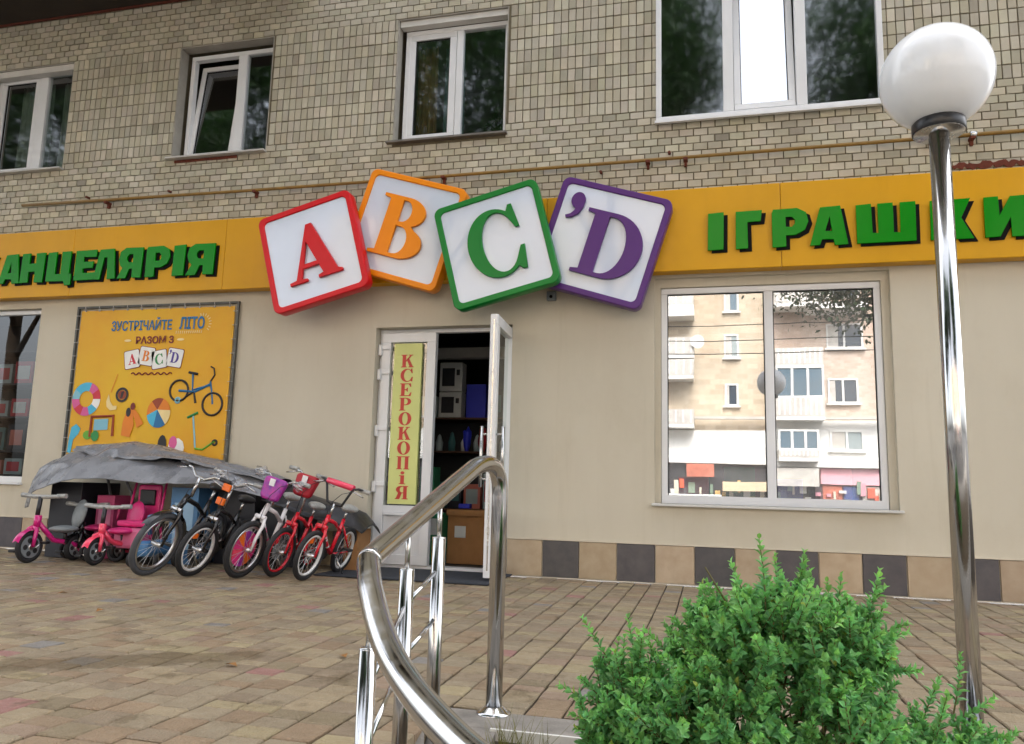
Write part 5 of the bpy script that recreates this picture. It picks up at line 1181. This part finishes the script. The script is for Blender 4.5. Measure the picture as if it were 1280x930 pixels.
for i in range(26):
    a_ = r3.uniform(0, 2 * PI); l_ = LOBES[i % len(LOBES)]; c = Vector(l_[0]); mid = (root + c) / 2 + Vector((r3.gauss(0, .05), r3.gauss(0, .05), 0)); tp = c + Vector((math.cos(a_) * l_[1][0] * .6, math.sin(a_) * l_[1][1] * .6, r3.uniform(-.05, .2)))
    tw.tube([root + Vector((r3.gauss(0, .02), r3.gauss(0, .02), 0)), mid, c, tp], [.009, .006, .004, .002], 5, False)
fol = joined('foliage', [tuple(Vector(p) - b0v) for p in fv], ff, fc, M['leaf'], bush)
tw.xf(Matrix.Translation(-b0v)); tw.build('branches', M['twig'], bush)['kind'] = 'stuff'

# grass blades against the slab edge
fv = []; ff = []; fc = []
for i in range(230):
    x = r3.choice((r3.gauss(-.66, .03), r3.gauss(-.60, .05), r3.uniform(-.69, 4.2), r3.uniform(-.69, .2))); x = max(x, -.685); y = -4.56 - abs(r3.gauss(0, .10)); h_ = r3.uniform(.08, .2) * (1.3 if x < -.5 else .8); b0 = len(fv)
    lx, ly = r3.gauss(0, .05), r3.gauss(0, .04); wdt = .0022; z0 = -.16
    for t in (0, .5, 1): fv += [(x - wdt * (1 - t) + lx * t * t, y + ly * t * t, z0 + h_ * t), (x + wdt * (1 - t) + lx * t * t + .0003, y + ly * t * t, z0 + h_ * t)]
    ff += [[b0, b0 + 1, b0 + 3, b0 + 2], [b0 + 2, b0 + 3, b0 + 5, b0 + 4]]; g_ = r3.uniform(.6, 1.2); c = (g_ * 1.1, g_, g_ * .8); fc += [c, c]
gro = joined('grass', fv, ff, fc, M['grass'], None); tag(gro, 'thin dry grass along the slab edge', 'grass', kind='stuff')

# a few fallen leaves and scraps on the paving
M['dead'] = pm('dead leaf', rgb(150, 104, 48), .8, var=.3, vscale=60)
for i, (x, y, nm) in enumerate(((-3.55, -3.1, 'dry orange leaf on the paving left of centre'), (-2.02, -4.06, 'dry brown leaf on the paving near the muddy streak'), (-4.3, -2.6, 'small dry leaf on the paving before the bicycles'), (-1.66, -3.72, 'small yellow leaf on the paving beside the handrail'))):
    q = MB().add([(0, -.035, .004), (.022, 0, .014), (0, .04, .006), (-.022, 0, .018), (0, 0, .008)], [(0, 1, 4), (1, 2, 4), (2, 3, 4), (3, 0, 4)]).xf(Matrix.Translation((x, y, .003)) @ Matrix.Rotation(i * 1.3, 4, 'Z')).build('fallen_leaf', M['dead']); tag(q, nm, 'leaf', 'fallen leaves on the paving')

# ------------------------------------------------------------------ street trees (mirrored in the windows)
def crown_mesh(name, seed, clumps, R_, leaves):
    q = random.Random(seed); fv = []; ff = []; fc = []
    for i in range(clumps):
        d = Vector((q.gauss(0, 1), q.gauss(0, 1), q.gauss(0, 1))).normalized(); rr_ = q.uniform(.35, 1) ** .5
        c = Vector((d.x * R_[0], d.y * R_[1], d.z * R_[2])) * rr_; g0 = q.uniform(.7, 1.2)
        for k in range(leaves):
            p = c + Vector((q.gauss(0, .5), q.gauss(0, .5), q.gauss(0, .36))); dd = Vector((q.gauss(0, 1), q.gauss(0, 1), q.gauss(-.3, .7))).normalized()
            g_ = g0 * q.uniform(.75, 1.25); make_leaf(p, dd, Vector((q.gauss(0, .5), q.gauss(0, .5), 1)).normalized(), q.uniform(.09, .15), .07, fv, ff, fc, (g_, g_, g_ * q.uniform(.7, 1.1)), .1)
    me = bpy.data.meshes.new(name); me.from_pydata(fv, [], ff); a = me.color_attributes.new('tint', 'FLOAT_COLOR', 'CORNER'); arr = []
    for g, cc in zip(ff, fc): arr += [*cc, 1.0] * len(g)
    a.data.foreach_set('color', arr); me.materials.append(M['tree_leaf']); return me
CM = crown_mesh('crown', 5, 190, (3.3, 2.8, 3.0), 300)
BM = crown_mesh('low_branch', 6, 10, (.62, .5, .26), 150)
TREES = [(-17.6, -9.0, 9.9, .3, 'street tree mirrored in the leftmost upper window'), (-11.6, -8.9, 10.0, 1.9, 'street tree mirrored in the tilted upper window'), (-5.7, -9.2, 9.9, 3.4, 'street tree mirrored in the upper window over the blocks'), (-2.5, -13.4, 12.4, 4.1, 'street tree mirrored in the left pane of the wide upper window'), (5.1, -10.8, 10.1, 5.2, 'street tree with a low branch mirrored in the shop window')]
for i, (x, y, z, rz, lab) in enumerate(TREES):
    t = empty('street_tree', (x, y, -.8), lab, 'tree', 'street trees behind the viewpoint')
    c = bpy.data.objects.new('crown', CM); COL.objects.link(c); c.parent = t; c.location = (0, 0, z + .8); c.rotation_euler = (0, 0, rz); c['kind'] = 'stuff'
    tk = MB().tube([(0, 0, 0), (.05, .03, 2.5), (-.05, .05, 5), (0, 0, z - .5)], [.24, .19, .15, .07], 12); tk.build('trunk', M['bark'], t)
    for k in range(7):
        a_ = k * .9 + rz; tk2 = MB().tube([(0, 0, 4.6 + .5 * k), (math.cos(a_) * 1.0, math.sin(a_) * .9, 5.8 + .55 * k), (math.cos(a_) * 2.0, math.sin(a_) * 1.8, 6.8 + .6 * k)], [.08, .05, .02], 7); tk2.build('limb', M['bark'], t)
    if i == 4:
        for (dx, dz, sc2) in ((-2.0, 5.95, 1.0), (-1.3, 6.2, 1.1), (-2.9, 6.3, .8), (-.5, 6.9, 1.2)):
            b = bpy.data.objects.new('low_branch', BM); COL.objects.link(b); b.parent = t; b.location = (dx, .6, dz); b.scale = (sc2,) * 3; b['kind'] = 'stuff'
        MB().tube([(0, 0, 6.4), (-1.6, .4, 6.9), (-2.1, .6, 6.2)], [.07, .04, .015], 8).build('limb', M['bark'], t)

# ------------------------------------------------------------------ house across the street (mirrored in the shop window)
KS = 1.618; YO = -36.0
def oz(z): return .8 + (z - .8) * KS
def ox(x): return x * KS
M['opp_cream'] = pm('cream render', rgb(212, 200, 178), .9, var=.8, vscale=.55, dark=rgb(186, 164, 138), streak=True); M['opp_pink'] = pm('reddish render', rgb(212, 198, 184), .9, var=.8, vscale=.7, dark=rgb(188, 162, 144), streak=True); M['opp_white'] = pm('white render', rgb(228, 226, 220), .85, var=.15, vscale=.6); M['opp_glass'] = pm('house window glass', rgb(88, 108, 120), .12); M['opp_balc'] = pm('balcony panel', rgb(206, 200, 190), .85, var=.3, vscale=2)
M['opp_red'] = pm('red shop sign', rgb(206, 120, 96), .5, var=.5); M['opp_pinksign'] = pm('pink shop sign', rgb(226, 170, 178), .5); M['opp_dark'] = pm('shop opening', rgb(60, 58, 62), .6, var=.4, vscale=2)
def add_masonry(m, sc_):
    n = m.node_tree.nodes; l = m.node_tree.links; b = n['Principled BSDF']; col = b.inputs['Base Color'].links[0].from_socket
    geo = n.new('ShaderNodeNewGeometry'); mp = n.new('ShaderNodeMapping'); mp.inputs['Rotation'].default_value = (R(90), 0, 0); l.new(geo.outputs['Position'], mp.inputs[0])
    t = n.new('ShaderNodeTexBrick'); t.inputs['Scale'].default_value = sc_; t.inputs['Color1'].default_value = (1, .98, .95, 1); t.inputs['Color2'].default_value = (.78, .74, .70, 1); t.inputs['Mortar'].default_value = (.85, .85, .85, 1); t.inputs['Mortar Size'].default_value = .012; l.new(mp.outputs[0], t.inputs[0])
    mx = n.new('ShaderNodeMix'); mx.data_type = 'RGBA'; mx.blend_type = 'MULTIPLY'; mx.inputs[0].default_value = 1; l.new(col, mx.inputs[6]); l.new(t.outputs[0], mx.inputs[7]); l.new(mx.outputs[2], b.inputs['Base Color'])
add_masonry(M['opp_pink'], 1.6); add_masonry(M['opp_cream'], .9)
ob = empty('apartment_house', (0, YO, -.8), 'cream and reddish apartment house mirrored in the shop window', 'building')
def obox(name, mat, x0, x1, z0, z1, d0, d1, parent=None, bevel=0):
    return B(name, mat, parent or ob, (ox(x0), ox(x1), d0, d1, oz(z0) + .8, oz(z1) + .8))
obox('wall', M['opp_cream'], -14, 1.90, -.2, 11, -9, 0); obox('wall', M['opp_pink'], 1.905, 18, -.2, 11, -9, -.25)
obox('ground_floor', M['opp_white'], -14, 1.90, 1.78, 2.86, .002, .35); obox('ground_floor', M['opp_white'], 1.905, 18, 1.70, 3.2, -.248, .06); obox('cornice', M['opp_white'], 1.905, 18, 1.72, 1.95, .062, .5); obox('cornice', M['opp_balc'], -14, 18, 3.22, 3.30, .36, .7)
obox('drainpipe', M['opp_balc'], 1.82, 1.90, 3.3, 11, .004, .12)
PANES = [M['opp_glass'], swatch('pale curtained pane', (150, 160, 160), .2), swatch('dark pane', (60, 70, 80), .15)]
def owin(x0, x1, z0, z1, d=-.24, n=2):
    f = MB(); X0_, X1_, Z0_, Z1_ = ox(x0), ox(x1), oz(z0) + .8, oz(z1) + .8
    ring(f, X0_, X1_, Z0_, Z1_, .09, d, d + .08)
    for k in range(1, n): xm = X0_ + (X1_ - X0_) * k / n; f.box(xm - .05, xm + .05, d, d + .08, Z0_ + .09, Z1_ - .09)
    f = f.build('window', M['opp_white'], ob); B('pane', PANES[int(abs(x0 * 7.3 + z0 * 3.1)) % 3], f, (X0_ + .09, X1_ - .09, d - .005, d + .02, Z0_ + .09, Z1_ - .09)); B('blind', M['opp_balc'], f, (X0_ + .1, X0_ + .1 + (X1_ - X0_) * (.18 + .1 * (int(z0 * 5) % 3)), d + .021, d + .03, Z0_ + .1, Z1_ - .1)); B('sill', M['opp_white'], f, (X0_ - .1, X1_ + .1, d - .005, d + .2, Z0_ - .08, Z0_))
    return f
for (a_, b_, c_, d_) in ((3.73, 4.82, 5.6, 6.42), (3.72, 4.63, 3.77, 4.60), (3.71, 4.70, 2.24, 2.90), (3.75, 4.80, 7.3, 8.1), (6.6, 7.6, 5.6, 6.42), (6.6, 7.6, 3.77, 4.6), (8.4, 9.4, 5.6, 6.42), (8.4, 9.4, 3.77, 4.6)): owin(a_, b_, c_, d_, .062 if d_ < 3 else -.245)
for (a_, b_, c_, d_) in ((.5, .97, 6.88, 7.6), (.48, .95, 5.29, 6.1), (.48, .9, 3.68, 4.44)): owin(a_, b_, c_, d_, .005, 1)
for (a_, b_, c_, d_) in ((-4.2, -3.2, 3.7, 4.5), (-4.2, -3.2, 5.3, 6.1), (-6.5, -5.5, 3.7, 4.5), (-6.5, -5.5, 5.3, 6.1), (-4.2, -3.2, 6.9, 7.7)): owin(a_, b_, c_, d_, .005, 2)
def balcony(x0, x1, zb, zt, glaz=None, d0=-.25, awn=None, pmat='opp_balc'):
    X0_, X1_ = ox(x0), ox(x1)
    s = obox('balcony', M['opp_white'], x0, x1, zb - .10, zb, d0 + .001, 1.2)
    B('parapet', M[pmat], s, (X0_, X1_, 1.1, 1.2, oz(zb) + .8, oz(zt) + .8), (X0_, X0_ + .1, d0 + .01, 1.1, oz(zb) + .8, oz(zt) + .8), (X1_ - .1, X1_, d0 + .01, 1.1, oz(zb) + .8, oz(zt) + .8))
    for k in range(9):
        xx = X0_ + .15 + (X1_ - X0_ - .3) * k / 8; B('slat', M['opp_white'], s, (xx - .04, xx + .04, 1.201, 1.23, oz(zb) + .9, oz(zt) + .75))
    if glaz:
        f = MB(); ring(f, X0_, X1_, oz(zt) + .8, oz(glaz) + .8, .09, 1.1, 1.18)
        for k in (1, 2): xm = X0_ + (X1_ - X0_) * k / 3; f.box(xm - .06, xm + .06, 1.1, 1.18, oz(zt) + .89, oz(glaz) + .71)
        f.build('glazing_frame', M['opp_white'], s); B('pane', M['opp_glass'], s, (X0_ + .09, X1_ - .09, 1.12, 1.14, oz(zt) + .89, oz(glaz) + .71))
    if awn: B('awning', M['opp_white'], s, (ox(awn[0]), ox(awn[1]), d0 + .01, 1.4, oz(awn[2]) + .8, oz(awn[3]) + .8))
balcony(-2.6, -.51, 4.63, 5.17); balcony(-2.6, -.51, 5.31, 5.9, awn=(-2.6, -.5, 6.6, 6.92)); balcony(-2.6, -.51, 3.0, 3.5); balcony(-2.6, -.51, 7.0, 7.5, glaz=8.2)
balcony(2.05, 3.5, 3.27, 3.87, glaz=4.9); balcony(2.05, 3.5, 4.95, 5.5, awn=(3.1, 4.85, 6.72, 6.93)); balcony(2.1, 3.3, 1.98, 2.22, glaz=2.86); balcony(2.05, 3.5, 6.95, 7.5)
obox('shop_front', M['opp_dark'], -14, 1.85, -.2, 1.78, .003, .05); obox('shop_front', M['opp_dark'], 1.91, 18, -.2, 1.18, -.24, .05)
obox('shop_sign', M['opp_red'], -.76, .1, 1.35, 1.75, .36, .5); obox('shop_sign', M['opp_red'], -1.9, -1.35, 1.1, 1.88, .36, .5); obox('shop_sign', M['opp_pinksign'], 3.4, 5.6, 1.19, 1.70, .06, .2); obox('shop_awning', M['opp_white'], -2.0, .3, .62, .78, .36, 2.6); obox('shop_awning', swatch('faded awning', (222, 196, 160)), .35, 1.8, .9, 1.2, .36, 1.6); obox('shop_awning', M['opp_balc'], 1.95, 3.3, 1.1, 1.68, .06, .9)
rs2 = random.Random(12)
for k in range(46):
    x_ = -2.2 + 7.8 * k / 46 + rs2.uniform(-.05, .05); z_ = rs2.uniform(.35, 1.0); c_ = rs2.choice(((210, 90, 60), (226, 222, 214), (200, 190, 170), (120, 140, 120), (90, 96, 116), (230, 190, 120), (214, 150, 160), (70, 70, 74)))
    obox('shop_panel', swatch('shop panel %d %d %d' % c_, c_), x_, x_ + rs2.uniform(.06, .22), z_, z_ + rs2.uniform(.08, .5), .053 if x_ < 1.85 else .0535, .09 + .004 * k)
for k, (a_, b_) in enumerate(((3.45, 4.0), (4.05, 4.5), (4.6, 5.3))): obox('shop_window', [M['opp_red'], swatch('blue shop window', (60, 80, 130)), M['opp_balc']][k], a_, b_, .5, 1.15, .052, .07)
ds_ = MB().lathe([(0, 0), (.2, .02), (.34, .07), (.36, .09), (.34, .085), (.0, .03)], 24, mat=Matrix.Rotation(R(-90), 3, 'X')).xf(Matrix.Translation((ox(-.386), 1.3, oz(5.72) + .8))); ds_.build('satellite_dish', M['opp_white'], ob)
for i, zc in enumerate((5.2, 4.8, 4.45)):
    tag(MB().tube([(-30, -26, oz(zc) + .5), (0, -26, oz(zc) * .98), (30, -26, oz(zc) + .4)], .02, 6).build('overhead_cable', M['black']), ['highest', 'middle', 'lowest'][i] + ' overhead cable crossing the mirrored house', 'cable', 'cables over the street')
